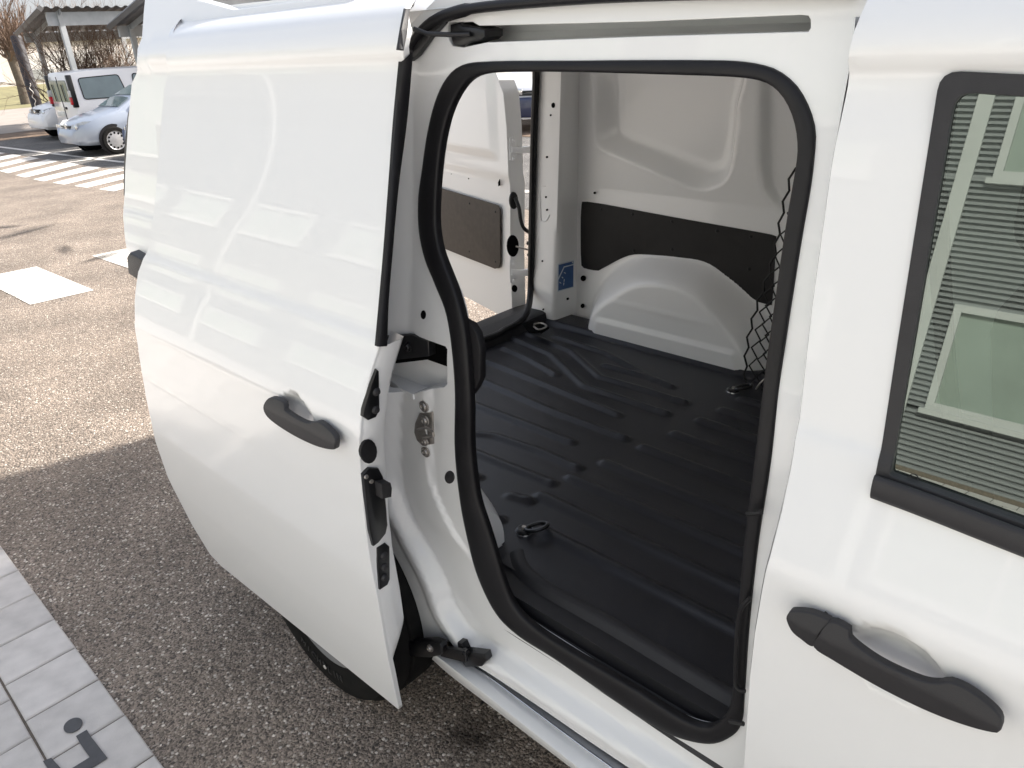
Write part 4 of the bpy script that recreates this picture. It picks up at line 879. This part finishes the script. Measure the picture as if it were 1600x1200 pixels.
# ---- cab: seat, dash, far door with window, windscreen, bonnet, nose
def seat(y):
    t = link('cab_seat', None, None, van)
    box('cushion', (-.02, y-.24, .72), (.50, y+.24, .92), CABIN, t, bevel=.06, seg=3)
    box('backrest', (-.14, y-.23, .86), (.02, y+.23, 1.42), CABIN, t, bevel=.06, seg=3, rot=Matrix.Rotation(R(-12), 3, 'Y'))
    box('headrest', (-.20, y-.13, 1.43), (-.10, y+.13, 1.62), CABIN, t, bevel=.04, seg=3)
seat(.50); seat(1.38)
box('dashboard', (.62, .12, .80), (1.05, 1.74, 1.20), CABIN, van, bevel=.06, seg=3)
box('cab_floor', (-.3, .14, .40), (1.1, 1.72, .50), CABIN, van)
tube('steering_wheel', [np.array([.56+.06*math.sin(t), 1.38+.18*math.cos(t), 1.06+.17*math.sin(t)]) for t in np.arange(32)*2*math.pi/32], .014, PLAST, van, k=8, closed=True)
tube('seat_belt', curve([(-.24, .16, 1.55), (-.20, .22, 1.30), (-.12, .24, 1.0), (-.08, .2, .8)], 20), .012, CABIN, van, k=6)
fz = [.22, .35, .6, .9, 1.1, 1.22]
loft('far_front_door', [[(x, 1.86-float(prof(z)), z) for x in (-.29, .3, .95)] for z in fz], WHITE, van, raw=True, n=3)
fw = [(-.27, 1.22), (.90, 1.22), (.62, 1.22), (.28, 1.70), (-.27, 1.70)]
bm = bmesh.new(); bm.faces.new([bm.verts.new((x, 1.86-float(prof(z)), z)) for x, z in ((-.27, 1.22), (.78, 1.22), (.28, 1.70), (-.27, 1.70))]); bm_obj('far_window_glass', bm, GLASS2, van, smooth=False)
for s_ in (0, 1):
    f = lambda y: y if s_ == 0 else 1.86-y
    tube('windscreen_pillar', [(1.05, f(.08), 1.14), (.62, f(.13), 1.45), (.24, f(.19), 1.75)], .035, WHITE, van)
bm = bmesh.new(); bm.faces.new([bm.verts.new(p) for p in ((1.06, .10, 1.15), (1.10, .93, 1.13), (1.06, 1.76, 1.15), (.24, 1.66, 1.77), (.24, .93, 1.80), (.24, .20, 1.77))]); bm_obj('windscreen', bm, GLASS2, van, smooth=False)
nose = []
for t in np.linspace(0, 1, 13):
    a = math.pi*t; y = .93-.93*math.cos(a)*(1-.02); h_ = math.sin(a)**.35
    nose.append([(x, .93+(y-.93)*w_, .25+(zt-.25)*min(1, h_+.0)) for x, zt, w_ in ((.94, 1.16, 1), (1.3, 1.12, 1), (1.65, 1.02, .98), (1.85, .86, .93), (1.95, .62, .88), (1.93, .35, .86))])
loft('front_bodywork', nose, WHITE, van, raw=True, angle=60)
wheel('front_wheel', van, 1.25, .075, .33, .195); wheel('front_wheel', van, 1.25, 1.78, .33, .195, face=1)
mir = link('door_mirror', None, None, van)
box('mirror_housing', (.70, -.24, 1.18), (.83, -.04, 1.40), PLAST, mir, bevel=.04, seg=3); tube('mirror_arm', [(.80, -.10, 1.22), (.80, .06, 1.20)], .022, PLAST, mir)
# ---- cargo net hanging on the far wall
NETM = mat('black_net_cord', (.010, .010, .011), rough=.6, noise=.2, nscale=80)
net = thing('cargo_net', 'black knotted cargo net hanging beside the far wall behind the door pillar', 'net', (-.85, 1.45, ZF+.01))
nl = [hity(u, v, 1.45) for u, v in [(1249, 250), (1240, 290), (1226, 350), (1212, 400), (1197, 440), (1187, 470), (1179, 500), (1173, 530), (1169, 560), (1168, 590), (1171, 620), (1178, 648), (1187, 674)]]
nlz = np.array([p[2] for p in nl])[::-1]; nlx = np.array([p[0] for p in nl])[::-1]
NO = np.array([-.85, 1.45, ZF+.01]); strands = []
zr = np.arange(nlz[0], nlz[-1], .034)
for i in range(14):
    P = []
    for j, z in enumerate(zr):
        k = 1 if (i+j) % 2 else -1
        x = np.interp(z, nlz, nlx)-.008+i*.027+(.0135*k if i else .006*k)+.004*math.sin(z*14+i*1.7)
        P.append(np.array([x, 1.45+.012*math.sin(i*1.3+z*9)-.004*i, z])-NO)
    strands.append((np.array(P), (.0032 if i else .0038)))
tubes('net_mesh', strands, NETM, net, k=5)
hk = nl[-1]; tube('net_hook', curve([np.array([hk[0]-.02, 1.43, ZF+.01])-NO, np.array([hk[0]+.01, 1.44, ZF+.05])-NO, hk+np.array([.02, 0, .03])-NO], 10), .004, METAL, net, k=6)
slab('net_strap', [np.array(p)-NO for p in ((-.93, 1.44, ZF+.01), (-.82, 1.44, ZF+.01), (-.80, 1.45, ZF+.16), (-.88, 1.46, ZF+.16))], (0, .01, 0), RUBBER, net, bevel=.003)
# ------------------------------------------------------------------ building behind the camera (seen mirrored in the window)
CLAD = mat('grey_metal_cladding', (.25, .26, .265), rough=.5, metal=.0, noise=.06, nscale=2, spec=.4)
FRAMEM = mat('pale_window_frame', (.50, .51, .50), rough=.5, noise=.05, nscale=5)
BLDGL = mat('office_glass', (.30, .35, .31), rough=.12, spec=.8, noise=.2, nscale=1)
bld = thing('workshop_building', 'grey building clad in horizontal corrugated metal, mirrored in the van window', 'building', (-1, -7, 0))
BX0, BX1, BH = -31, 16, 5.2
def clad(x0, x1, z0, z1):
    if x1-x0 < .02 or z1-z0 < .02: return
    zz_ = np.arange(z0, z1+1e-6, .0135); A = []
    prof_ = [(.0, 0), (.018, .0), (.024, -.014), (.048, -.014), (.054, 0)]
    V = []; Fc = []; z = z0; pts = []
    while z < z1-.02:
        for dz, dy in ((0, 0), (.024, 0), (.027, -.030), (.051, -.030)): pts.append((z+dz, dy))
        z += .054
    pts.append((min(z, z1), 0))
    for z, dy in pts: V += [(x0+1, dy, z), (x1+1, dy, z)]
    Fc = [(2*i, 2*i+1, 2*i+3, 2*i+2) for i in range(len(pts)-1)]
    mesh('cladding', V, Fc, CLAD, bld, smooth=False)
wins = []
for r_, (z0, z1) in enumerate(((.66, 1.68), (2.84, 3.95))):
    for k in range(-8, 5): x0 = -1.57+k*3.3; wins.append((x0, x0+2.2, z0, z1))
zb = [0, .66, 1.68, 2.84, 3.95, BH]
clad(BX0, BX1, 0.05, .66); clad(BX0, BX1, 1.68, 2.84); clad(BX0, BX1, 3.95, BH)
for z0, z1 in ((.66, 1.68), (2.84, 3.95)):
    cur = BX0
    for k in range(-8, 5):
        x0 = -1.57+k*3.3; clad(cur, x0, z0, z1); cur = x0+2.2
    clad(cur, BX1, z0, z1)
for x0, x1, z0, z1 in wins:
    wn = link('window', None, None, bld); wn.location = (x0+1, 0, z0)
    W_, H_ = x1-x0, z1-z0
    for nm, lo, hi in (('frame_bar', (0, -.04, 0), (.07, .03, H_)), ('frame_bar', (W_-.07, -.04, 0), (W_, .03, H_)), ('frame_bar', (.07, -.04, 0), (W_-.07, .03, .07)), ('frame_bar', (.07, -.04, H_-.07), (W_-.07, .03, H_)), ('frame_bar', (W_*.45, -.04, .07), (W_*.45+.06, .025, H_-.07)), ('sill', (-.04, -.02, -.05), (W_+.04, .07, 0))):
        box(nm, lo, hi, FRAMEM, wn)
    box('pane', (.07, -.03, .07), (W_*.45, -.02, H_-.07), BLDGL, wn); box('pane', (W_*.45+.06, -.03, .07), (W_-.07, -.02, H_-.07), BLDGL, wn)
    box('blind', (.09, -.10, H_*.35), (W_-.09, -.09, H_-.07), FRAMEM, wn)
for x in (-1.87, -1.87-19.8, -1.87-13.2, -1.87-6.6, -1.87+6.6, -1.87+13.2): box('vertical_trim', (x+1, -.005, 0), (x+1.135, .03, BH), FRAMEM, bld)
box('roof_edge', (BX0+.9, -.1, BH), (BX1+1.1, .12, BH+.25), FRAMEM, bld); box('core', (BX0+1, -9, 0), (BX1+1, -.12, BH+.1), FRAMEM, bld); box('plinth', (BX0+1, -.08, 0), (BX1+1, .02, .05), JOINT, bld)
# ================================================================== BACKGROUND
def proj(P):
    d = np.array(P)-CAMP; return 800+FPX*(d@AR)/(d@AF), 600-FPX*(d@AU)/(d@AF)
def car(name, label, cx, cy, rz, st, mt, glassp, wheels, group=None, extra=None, base=None):
    """st: stations (x, half width, z bottom, z belt, z top, half width top); local +X is the nose"""
    c = thing(name, label, 'car' if 'van' not in name else 'van', (cx, cy, float(gz(cx)) if base is None else base), rz, group)
    L = []
    for sg in (1,):
        pass
    sec = []
    for x, hw, zb_, zbl, zt, ht in st:
        h = [(hw*.86, zb_), (hw*.98, zb_+.07), (hw, zb_+.25*(zbl-zb_)), (hw, zb_+.6*(zbl-zb_)), (hw*.975, zbl-.02), (hw*.955, zbl+.01), (ht+(hw*.955-ht)*.15, zt-.07), (ht, zt-.03), (ht*.82, zt-.005), (0, zt+.012)]
        sec.append([(x, y, z) for y, z in h]+[(x, -y, z) for y, z in h[-2::-1]])
    n = len(sec[0]); V = [p for s_ in sec for p in s_]; Fc = [(i*n+q, i*n+q+1, (i+1)*n+q+1, (i+1)*n+q) for i in range(len(sec)-1) for q in range(n-1)]
    Fc += [tuple(range(n))[::-1], tuple((len(sec)-1)*n+q for q in range(n))]
    mesh('body', V, Fc, mt, c, angle=32)
    xs_ = np.array([s_[0] for s_ in st]); 
    def side(x, t, sg, o=.008):
        g = [np.interp(x, xs_, [s_[k] for s_ in st]) for k in range(1, 6)]
        hw, zb_, zbl, zt, ht = g; y0, z0, y1, z1 = hw*.955, zbl+.01, ht+(hw*.955-ht)*.15, zt-.07
        return np.array([x, sg*(y0+(y1-y0)*t+o), z0+(z1-z0)*t])
    for sg in (1, -1):
        for poly in glassp.get('side', []):
            r_ = rounded(poly, .08, 4); pts = [side(x, t, sg, .010) for x, t in r_]
            slab('side_window', pts, (0, -sg*.006, 0), CARGLASS, c)
            tube('window_surround', [side(x, t, sg, .010) for x, t in r_], .012, RUBBER, c, k=5, closed=True)
    for nm, i in glassp.get('ends', []):
        a, b = st[i], st[i+1]
        w0, w1 = a[1]*.955, a[5]; q = [np.array([a[0], 0, a[4]]), np.array([b[0], 0, b[4]])]
        def endp(s_, t): x = a[0]+(b[0]-a[0])*t; z = a[4]+(b[4]-a[4])*t+.012; w_ = a[5]+(b[5]-a[5])*t; return np.array([x, s_*w_*.84, z-.012*s_*s_])
        up = np.array([-(b[4]-a[4]), 0, b[0]-a[0]]); up = up/np.linalg.norm(up); up = up if up[2] > 0 else -up
        pts = [endp(s_, t)+up*.012 for s_, t in ((-1, .10), (-.5, .08), (0, .07), (.5, .08), (1, .10), (1, .88), (.5, .90), (0, .91), (-.5, .90), (-1, .88))]
        slab(nm, pts, tuple(-up*.008), CARGLASS, c)
    for x, r_ in wheels:
        for sg in (1, -1):
            hw = float(np.interp(x, xs_, [s_[1] for s_ in st]))
            lathe('wheel_arch', [(r_*1.18, .0), (r_*1.16, .010), (r_*1.08, .012), (0, .012)], (x, sg*(hw-.006), r_), (0, sg, 0), RUBBER, c, k=28)
            w_ = link('wheel', None, None, c)
            lathe('tyre', [(r_*.66, .02), (r_*.9, .022), (r_, .0), (r_, -.16)], (x, sg*(hw+.004), r_), (0, sg, 0), TYRE, w_, k=28)
            lathe('rim', [(r_*.68, .022), (r_*.62, .010), (r_*.45, .018), (r_*.2, .030), (0, .032)], (x, sg*(hw+.004), r_), (0, sg, 0), mat('hub_cap_silver', (.42, .42, .43), rough=.4, metal=.4, noise=.1), w_, k=28)
            for a in np.arange(12)*math.pi/6:
                P_ = (x+r_*.53*math.cos(a), sg*(hw+.004+.019), r_+r_*.53*math.sin(a)); lathe('rim_hole', [(0, .002), (r_*.075, .002), (r_*.075, -.004)], P_, (0, sg, 0), HOLE, w_, k=8)
    return c, side
def patch(name, pts, depth, mt, parent, bevel=0): return slab(name, pts, depth, mt, parent, bevel=bevel)
SILV = mat('silver_blue_paint', (.36, .40, .47), rough=.35, metal=.35, coat=.8, noise=.04, nscale=3)
PWHITE = mat('parked_white_paint', (.76, .76, .77), rough=.35, coat=.8, noise=.03, nscale=3)
NAVY = mat('dark_blue_paint', (.012, .02, .07), rough=.3, coat=.9, noise=.1, nscale=3)
LAMP = mat('clear_lamp', (.45, .46, .46), rough=.12, spec=.8, noise=.25, nscale=14)
REDL = mat('red_lamp', (.45, .012, .02), rough=.2, noise=.15, nscale=10); PLATE = mat('number_plate', (.7, .7, .66), rough=.5, noise=.06)
def nose_bits(c, x, hw, zl, grille, lamp, plate_z, grille_mt=GLOSSB):
    """front end: lamps, grille, plate, lower intake"""
    for sg in (1, -1):
        pts = [np.array([x-.42, sg*hw*.985, zl+.09]), np.array([x-.20, sg*hw*.86, zl+.10]), np.array([x-.03, sg*hw*.48, zl+.03]), np.array([x+.0, sg*hw*.46, zl-.05]), np.array([x-.10, sg*hw*.80, zl-.08]), np.array([x-.30, sg*hw*.985, zl-.02])]
        hl_ = patch('headlight', pts, (.035, sg*.02, .012), LAMP, c, bevel=.008)
        lathe('lamp_lens', [(0, .02), (.05, .015), (.065, 0)], (x-.02, sg*hw*.72, zl+.005), (1, sg*.25, .2), mat('lamp_chrome', (.7, .7, .7), rough=.1, metal=.9, noise=.02), hl_, k=14)
        lathe('fog_lamp', [(0, .02), (.05, .016), (.06, -.01)], (x-.05, sg*hw*.70, zl-.33), (1, sg*.3, 0), LAMP, c, k=12)
        patch('wing_mirror', [np.array([x-1.45, sg*(hw+.02), zl+.30]), np.array([x-1.45, sg*(hw+.2), zl+.32]), np.array([x-1.45, sg*(hw+.2), zl+.44]), np.array([x-1.45, sg*(hw+.04), zl+.44])], (.09, 0, 0), GLOSSB, c, bevel=.02)
    for k in range(grille): box('grille_bar', (x-.05, -hw*.40, zl-.07+k*.055), (x+.028, hw*.40, zl-.035+k*.055), GLOSSB, c, bevel=.008)
    box('badge', (x+.0, -.055, zl-.06), (x+.04, .055, zl+.06), mat('lamp_chrome', (.7, .7, .7)), c, bevel=.02)
    box('number_plate', (x+.0, -.26, plate_z), (x+.045, .26, plate_z+.11), PLATE, c, bevel=.004)
    box('lower_intake', (x-.1, -hw*.62, plate_z-.17), (x+.012, hw*.62, plate_z-.05), GLOSSB, c, bevel=.02)
hatch = [(-2.05, .70, .35, .80, .90, .60), (-2.0, .80, .28, .92, 1.10, .60), (-1.75, .86, .24, .96, 1.40, .58), (-.9, .88, .22, .95, 1.47, .60), (.1, .88, .22, .93, 1.44, .60), (.62, .88, .22, .92, 1.20, .64), (1.02, .87, .22, .90, .98, .72), (1.5, .84, .23, .82, .86, .70), (1.85, .78, .25, .70, .735, .62), (2.02, .66, .27, .58, .62, .50), (2.08, .52, .30, .48, .52, .42)]
silver, sd_ = car('silver_car', 'silver blue hatchback with bare bonnet parked nose out beside the white van', -19.95, 7.28, R(-90), hatch, SILV, {'side': [[(-1.6, .12), (-.55, .10), (-.55, .90), (-1.45, .86)], [(-.48, .10), (.72, .06), (.18, .90), (-.48, .92)]], 'ends': [('windscreen', 4), ('windscreen_base', 5)]}, [(-1.28, .31), (1.30, .31)], 'cars parked across the yard')
nose_bits(silver, 2.0, .74, .66, 2, 0, .43)
suvp = [(-2.1, .80, .35, .95, 1.3, .60), (-1.9, .90, .30, 1.02, 1.60, .62), (-.9, .92, .28, 1.02, 1.66, .64), (.05, .92, .28, 1.00, 1.62, .64), (.55, .92, .28, .99, 1.38, .68), (.95, .91, .28, .97, 1.08, .78), (1.5, .89, .28, .93, .99, .76), (1.9, .86, .29, .84, .89, .70), (2.08, .80, .30, .66, .72, .64), (2.14, .70, .33, .52, .58, .56)]
suv, _ = car('white_suv', 'white sport utility car with black grille half hidden behind the tall white van', -25.5, 8.34, R(-90), suvp, PWHITE, {'side': [[(-1.6, .12), (-.55, .10), (-.55, .90), (-1.5, .86)], [(-.48, .10), (.66, .06), (.12, .90), (-.48, .92)]], 'ends': [('windscreen', 3), ('windscreen_base', 4)]}, [(-1.3, .34), (1.35, .34)], 'cars parked across the yard')
nose_bits(suv, 2.06, .82, .76, 3, 0, .47)
navy, _ = car('dark_blue_car', 'dark blue car only whose nose edge shows beside the van rear corner', -17.15, 7.7, R(-90), hatch, NAVY, {'side': [[(-1.6, .12), (-.55, .10), (-.55, .90), (-1.45, .86)], [(-.48, .10), (.72, .06), (.18, .90), (-.48, .92)]], 'ends': [('windscreen', 4), ('windscreen_base', 5)]}, [(-1.28, .31), (1.30, .31)], 'cars parked across the yard')
nose_bits(navy, 2.0, .74, .66, 3, 0, .43)
boxv = [(-2.0, .78, .35, 1.00, 1.70, .60), (-1.96, .83, .30, 1.05, 1.78, .66), (-1.5, .84, .28, 1.05, 1.82, .68), (0, .84, .26, 1.03, 1.82, .68), (.45, .84, .26, 1.02, 1.74, .66), (.95, .84, .26, 1.0, 1.30, .70), (1.2, .83, .26, .98, 1.06, .72), (1.65, .80, .27, .90, .94, .66), (1.88, .74, .28, .72, .76, .58), (1.98, .62, .30, .52, .56, .48)]
pvan, sdv = car('parked_van', 'older white compact van with two side windows parked rear out between car and utility car', -22.7, 8.20, R(90), boxv, PWHITE, {'side': [[(-1.72, .10), (-.62, .08), (-.72, .86), (-1.72, .84)], [(-.42, .08), (.62, .08), (.62, .86), (-.36, .86)]], 'ends': [('windscreen', 4)]}, [(-1.3, .31), (1.25, .31)], 'cars parked across the yard')
for y0, y1 in ((-.66, -.04), (.04, .66)):
    patch('rear_window', [np.array([-2.0, y, z]) for y, z in rounded([(y0, 1.08), (y1, 1.08), (y1*.93, 1.60), (y0*.93, 1.60)], .07)], (-.012, 0, 0), CARGLASS, pvan)
    tube('wiper', [np.array([-2.03, (y0+y1)/2, 1.1]), np.array([-2.03, (y0+y1)/2+.04, 1.5])], .012, RUBBER, pvan, k=5)
box('rear_seam', (-2.012, -.008, .45), (-1.99, .008, 1.68), HOLE, pvan); box('rear_bumper', (-2.10, -.80, .30), (-1.95, .80, .52), PWHITE, pvan, bevel=.03); box('rear_handle', (-2.03, -.22, .90), (-1.99, -.04, .96), GLOSSB, pvan, bevel=.01); box('number_plate', (-2.02, .1, .72), (-1.985, .6, .83), PLATE, pvan, bevel=.004)
for sg in (1, -1):
    box('black_corner_piece', (-2.03, sg*.80-.05, .95), (-1.90, sg*.80+.05, 1.72), GLOSSB, pvan, bevel=.02)
    box('tail_lamp', (-2.06, sg*.79-.055, 1.02), (-1.92, sg*.79+.062, 1.20), REDL, pvan, bevel=.015); box('tail_lamp', (-2.06, sg*.79-.055, 1.205), (-1.92, sg*.79+.062, 1.36), LAMP, pvan, bevel=.015)
    slab('door_track', [np.array([x, sg*.845, z]) for x, z in ((-1.2, .985), (-.2, .985), (-.2, 1.015), (-1.2, 1.015))], (0, sg*.012, 0), GLOSSB, pvan)
# vehicle glimpsed through the open rear of the cargo space
g2 = hitz(824, 215, 0.0)
white2, _ = car('white_navy_van', 'white van with dark blue bumper glimpsed through the open rear doorway', g2[0]-1.6, g2[1]+2.3, R(-62), boxv, PWHITE, {'side': [[(-.42, .08), (.62, .08), (.62, .86), (-.36, .86)]], 'ends': [('windscreen', 4)]}, [(-1.3, .31), (1.25, .31)])
nose_bits(white2, 1.9, .72, .80, 2, 0, .50); box('navy_bumper', (1.78, -.70, .32), (2.02, .70, .70), NAVY, white2, bevel=.05)
# verge, path, lawn
def quad(name, x0, x1, y0, y1, dz, mt, label): sheet(name, [(x0, y0), (x1, y0), (x1, y1), (x0, y1)], dz, mt, kind='structure')
PATH = mat('sunlit_path_asphalt', (.30, .265, .235), rough=.9, noise=.15, nscale=1.5); LEAF = mat('leaf_litter_soil', (.16, .11, .075), rough=.95, noise=.45, nscale=6); GRASS = mat('dry_lawn', (.20, .18, .085), rough=.95, noise=.35, nscale=1.3)
quad('leaf_strip', -60, -26.9, -30, 60, .012, LEAF, ''); quad('path', -46, -29.5, -60, 120, .018, PATH, ''); quad('lawn', -110, -46, -90, 160, .02, GRASS, '')
sheet('leaf_strip', [(-27, 9.9), (-5, 10.2), (-5, 12), (-27, 12)], .014, LEAF, kind='structure')
# dark post with pale scribbles
GP = hitg(66, 192); DG = mat('dark_post_wrap', (.035, .033, .04), rough=.6, noise=.3, nscale=8)
post = thing('dark_post', 'dark slanting-looking advertising post with pale scribbled lettering before the bare tree', 'post', GP)
hz = 0
for h in np.linspace(1, 6, 200):
    if proj(GP+np.array([0, 0, h]))[1] > 55: hz = h
lathe('post_body', [(.185, 0), (.185, hz-.06), (.15, hz), (0, hz+.01)], (0, 0, 0), (0, 0, 1), DG, post, k=20)
dcam = (CAMP-GP)[:2]; dcam = dcam/np.linalg.norm(dcam); side_ = np.array([-dcam[1], dcam[0]])
sq = [np.array([dcam[0]*.18+side_[0]*o_, dcam[1]*.18+side_[1]*o_, z]) for z, o_ in zip(np.linspace(.15, 1.4, 26), .035*np.sin(np.arange(26)*1.1)-.03)]
tube('post_lettering', curve(sq, 80), .016, PAINT, post, k=5)
# pale hall far behind
HALL = mat('pale_hall_wall', (.62, .57, .53), rough=.8, noise=.05, nscale=.3); HALL2 = mat('pale_hall_panel', (.70, .68, .66), rough=.7, noise=.04, nscale=.5)
hb = np.array([-95.0, 24.0]); hall = thing('pale_hall', 'long pale hall with white panels far behind the carports', 'building', (-98, 30, -.26))
box('wall', (-12, -70, 0), (0, 70, 4.2), HALL, hall)
for k in range(-6, 7): box('wall_panel', (0.0, k*10-4.2, .4), (.10, k*10+4.2, 3.2), HALL2, hall); box('grille_window', (.10, k*10-3.6, .5), (.16, k*10-.6, 1.5), mat('louvre_grey', (.30, .31, .31), rough=.7, noise=.1), hall)
box('roof_edge', (-12.3, -70.3, 4.2), (.3, 70.3, 4.5), mat('louvre_grey', (.3, .3, .3)), hall)
# carports
GALV = mat('galvanised_steel', (.40, .42, .43), rough=.5, metal=.3, noise=.12, nscale=5); ROOFM = mat('grey_corrugated_sheet', (.13, .127, .124), rough=.6, noise=.1, nscale=3)
def carport(label, A, B, C_):
    A, B, C_ = map(np.array, (A, B, C_)); o = np.array([A[0], A[1], -.26]); t = thing('carport', label, 'carport', o, 0, 'carports behind the parked cars')
    across = B-A; down = C_-A; nW = max(6, int(np.linalg.norm(across)/.28)); V = []; Fc = []
    for i in range(nW*4+1):
        f = i/(nW*4); h = (.0, .05, .05, 0)[i % 4]
        for e in (0, 1): V.append(A+across*f+down*e+np.array([0, 0, h])-o)
    n_ = nW*4+1; Fc = [(2*i, 2*i+1, 2*i+3, 2*i+2) for i in range(n_-1)]
    mesh('roof_sheet', V, Fc, ROOFM, t, smooth=False)
    tube('verge_trim', [A-o-across/np.linalg.norm(across)*.05, C_-o-across/np.linalg.norm(across)*.05], .09, ROOFM, t, k=4)
    au = across/np.linalg.norm(across); L_ = np.linalg.norm(across)
    def beam(P, Q, w_, h_, nm):
        d_ = (Q-P); V = []
        for R_ in (P, Q):
            for sx, sz_ in ((-1, 0), (1, 0), (1, -1), (-1, -1)): V.append(R_-o+np.array([sx*w_/2, 0, sz_*h_]))
        mesh(nm, V, [(0, 1, 5, 4), (1, 2, 6, 5), (2, 3, 7, 6), (3, 0, 4, 7), (3, 2, 1, 0), (4, 5, 6, 7)], GALV, t, smooth=False)
    beam(A+au*.1+down*.06-np.array([0, 0, .06]), A+au*L_+down*.06-np.array([0, 0, .06]), .12, .36, 'fascia_beam'); beam(A+au*.1+down*.92-np.array([0, 0, .04]), A+au*L_+down*.92-np.array([0, 0, .04]), .12, .30, 'rear_beam')
    for f in np.arange(.45, L_, 2.9):
        for e in (.05, .9):
            P = A+au*f+down*e; box('steel_post', tuple(np.array([P[0]-.07, P[1]-.07, -.26])-o), tuple(np.array([P[0]+.07, P[1]+.07, P[2]-.05])-o), GALV, t)
        P0, P1 = A+au*f, A+au*f+down; beam(P0-np.array([0, 0, .02]), P1-np.array([0, 0, .02]), .1, .14, 'rafter')
    return t
A1, B1, C1 = hitx(66, 13, -26.), hitx(232, 9, -26.), hitx(28, 53, -32.); B1 = A1+np.array([0, (B1-A1)[1], 0]); C1[1] = C1[1]
carport('galvanised carport with corrugated roof on the left behind the bare shrub', A1, B1+np.array([0, .6, 0]), np.array([C1[0], A1[1]+(C1[1]-A1[1])*1.0, C1[2]]))
A2, C2 = hitx(236, -12, -20.5), hitx(173, 42, -25.5)
carport('second carport with corrugated roof half hidden by the van corner', A2, A2+np.array([.0, 7.5, 0]), C2)
# bare trees and shrubs
BARK = mat('grey_brown_bark', (.15, .125, .10), rough=.95, noise=.3, nscale=12, bump=.5, bscale=60); TWIG = mat('reddish_brown_twigs', (.17, .115, .085), rough=.9, noise=.2, nscale=20)
def grow(P, d, L_, r_, depth, out, spread, up, rr):
    pts = [P]; dd = d.copy(); n_ = 4
    for i in range(n_):
        dd = dd+rr.normal(0, .12, 3)+np.array([0, 0, up]); dd /= np.linalg.norm(dd); pts.append(pts[-1]+dd*L_/n_)
    out.append((np.array(pts), np.linspace(r_, r_*.55, n_+1)))
    if depth == 0: return
    for k in range(rr.integers(2, 5)):
        i = rr.integers(1, n_+1); nd = dd+rr.normal(0, spread, 3); nd /= np.linalg.norm(nd)
        grow(pts[i], nd, L_*rr.uniform(.55, .85), r_*.55, depth-1, out, spread, up, rr)
def shrub(name, label, P, h, nst, depth, seed, spread=.45, cat='shrub', r0=.03, lean=.35, group=None):
    rr = np.random.default_rng(seed); t = thing(name, label, cat, P, 0, group); out = []
    for i in range(nst):
        d = np.array([rr.normal(0, lean), rr.normal(0, lean), 1.0]); d /= np.linalg.norm(d)
        grow(np.array([rr.normal(0, .15), rr.normal(0, .15), 0]), d, h*rr.uniform(.35, .5), r0, depth, out, spread, .06, rr)
    tubes('trunk', out[:1]+[o_ for o_ in out[1:] if o_[1][0] > r0*.5], BARK, t, k=5); tubes('twigs', [o_ for o_ in out if o_[1][0] <= r0*.5], TWIG, t, k=3)
    return t
sp = [(-24.8, 11.2), (-24.2, 12.6), (-25.2, 13.8)]
for i, (sx, sy) in enumerate([tuple(hitx(u, 125, -28.6)[:2]) for u in (112, 150, 186)]):
    shrub('bare_shrub', ('leftmost reddish brown bare shrub under the carport beam', 'middle reddish brown bare shrub between the carports', 'rightmost bare shrub beside the second carport post')[i], (sx, sy, -.26), (3.4, 3.9, 3.8)[i], 15, 4, 11+i, group='bare shrubs behind the parked cars')
TB = hitg(43, 163); tree = thing('bare_tree', 'pollarded bare tree with bushy twigs behind the dark post', 'tree', TB); rr = np.random.default_rng(5); out = []
ht = 0
for h in np.linspace(.5, 9, 300):
    if proj(TB+np.array([0, 0, h]))[1] > 78: ht = h
tubes('trunk', [(np.array([(0, 0, 0), (.03, .02, ht*.4), (-.05, -.03, ht*.75), (0, 0, ht)]), np.array([.34, .27, .25, .33]))], BARK, tree, k=12)
for i in range(60):
    d = np.array([rr.normal(0, .6), rr.normal(0, .6), rr.uniform(.3, 1.0)]); d /= np.linalg.norm(d); grow(np.array([rr.normal(0, .15), rr.normal(0, .15), ht-rr.uniform(0, .6)]), d, rr.uniform(1.0, 2.2), .05, 2, out, .25, .09, rr)
tubes('twigs', out, TWIG, tree, k=3)
for i, (u, dist, lab) in enumerate(((30, -124, 'far bare tree left of the carports, rising over the pale hall'), (130, -130, 'far bare tree above the carport roof behind the pale hall'), (420, -112, 'far bare tree whose top shows above the van roof'))):
    P = hitx(u, 90, dist); P[2] = -.26
    shrub('far_tree', lab, P, 11, 4, 4, 40+i, spread=.4, cat='tree', r0=.16, lean=.2, group='far bare trees')
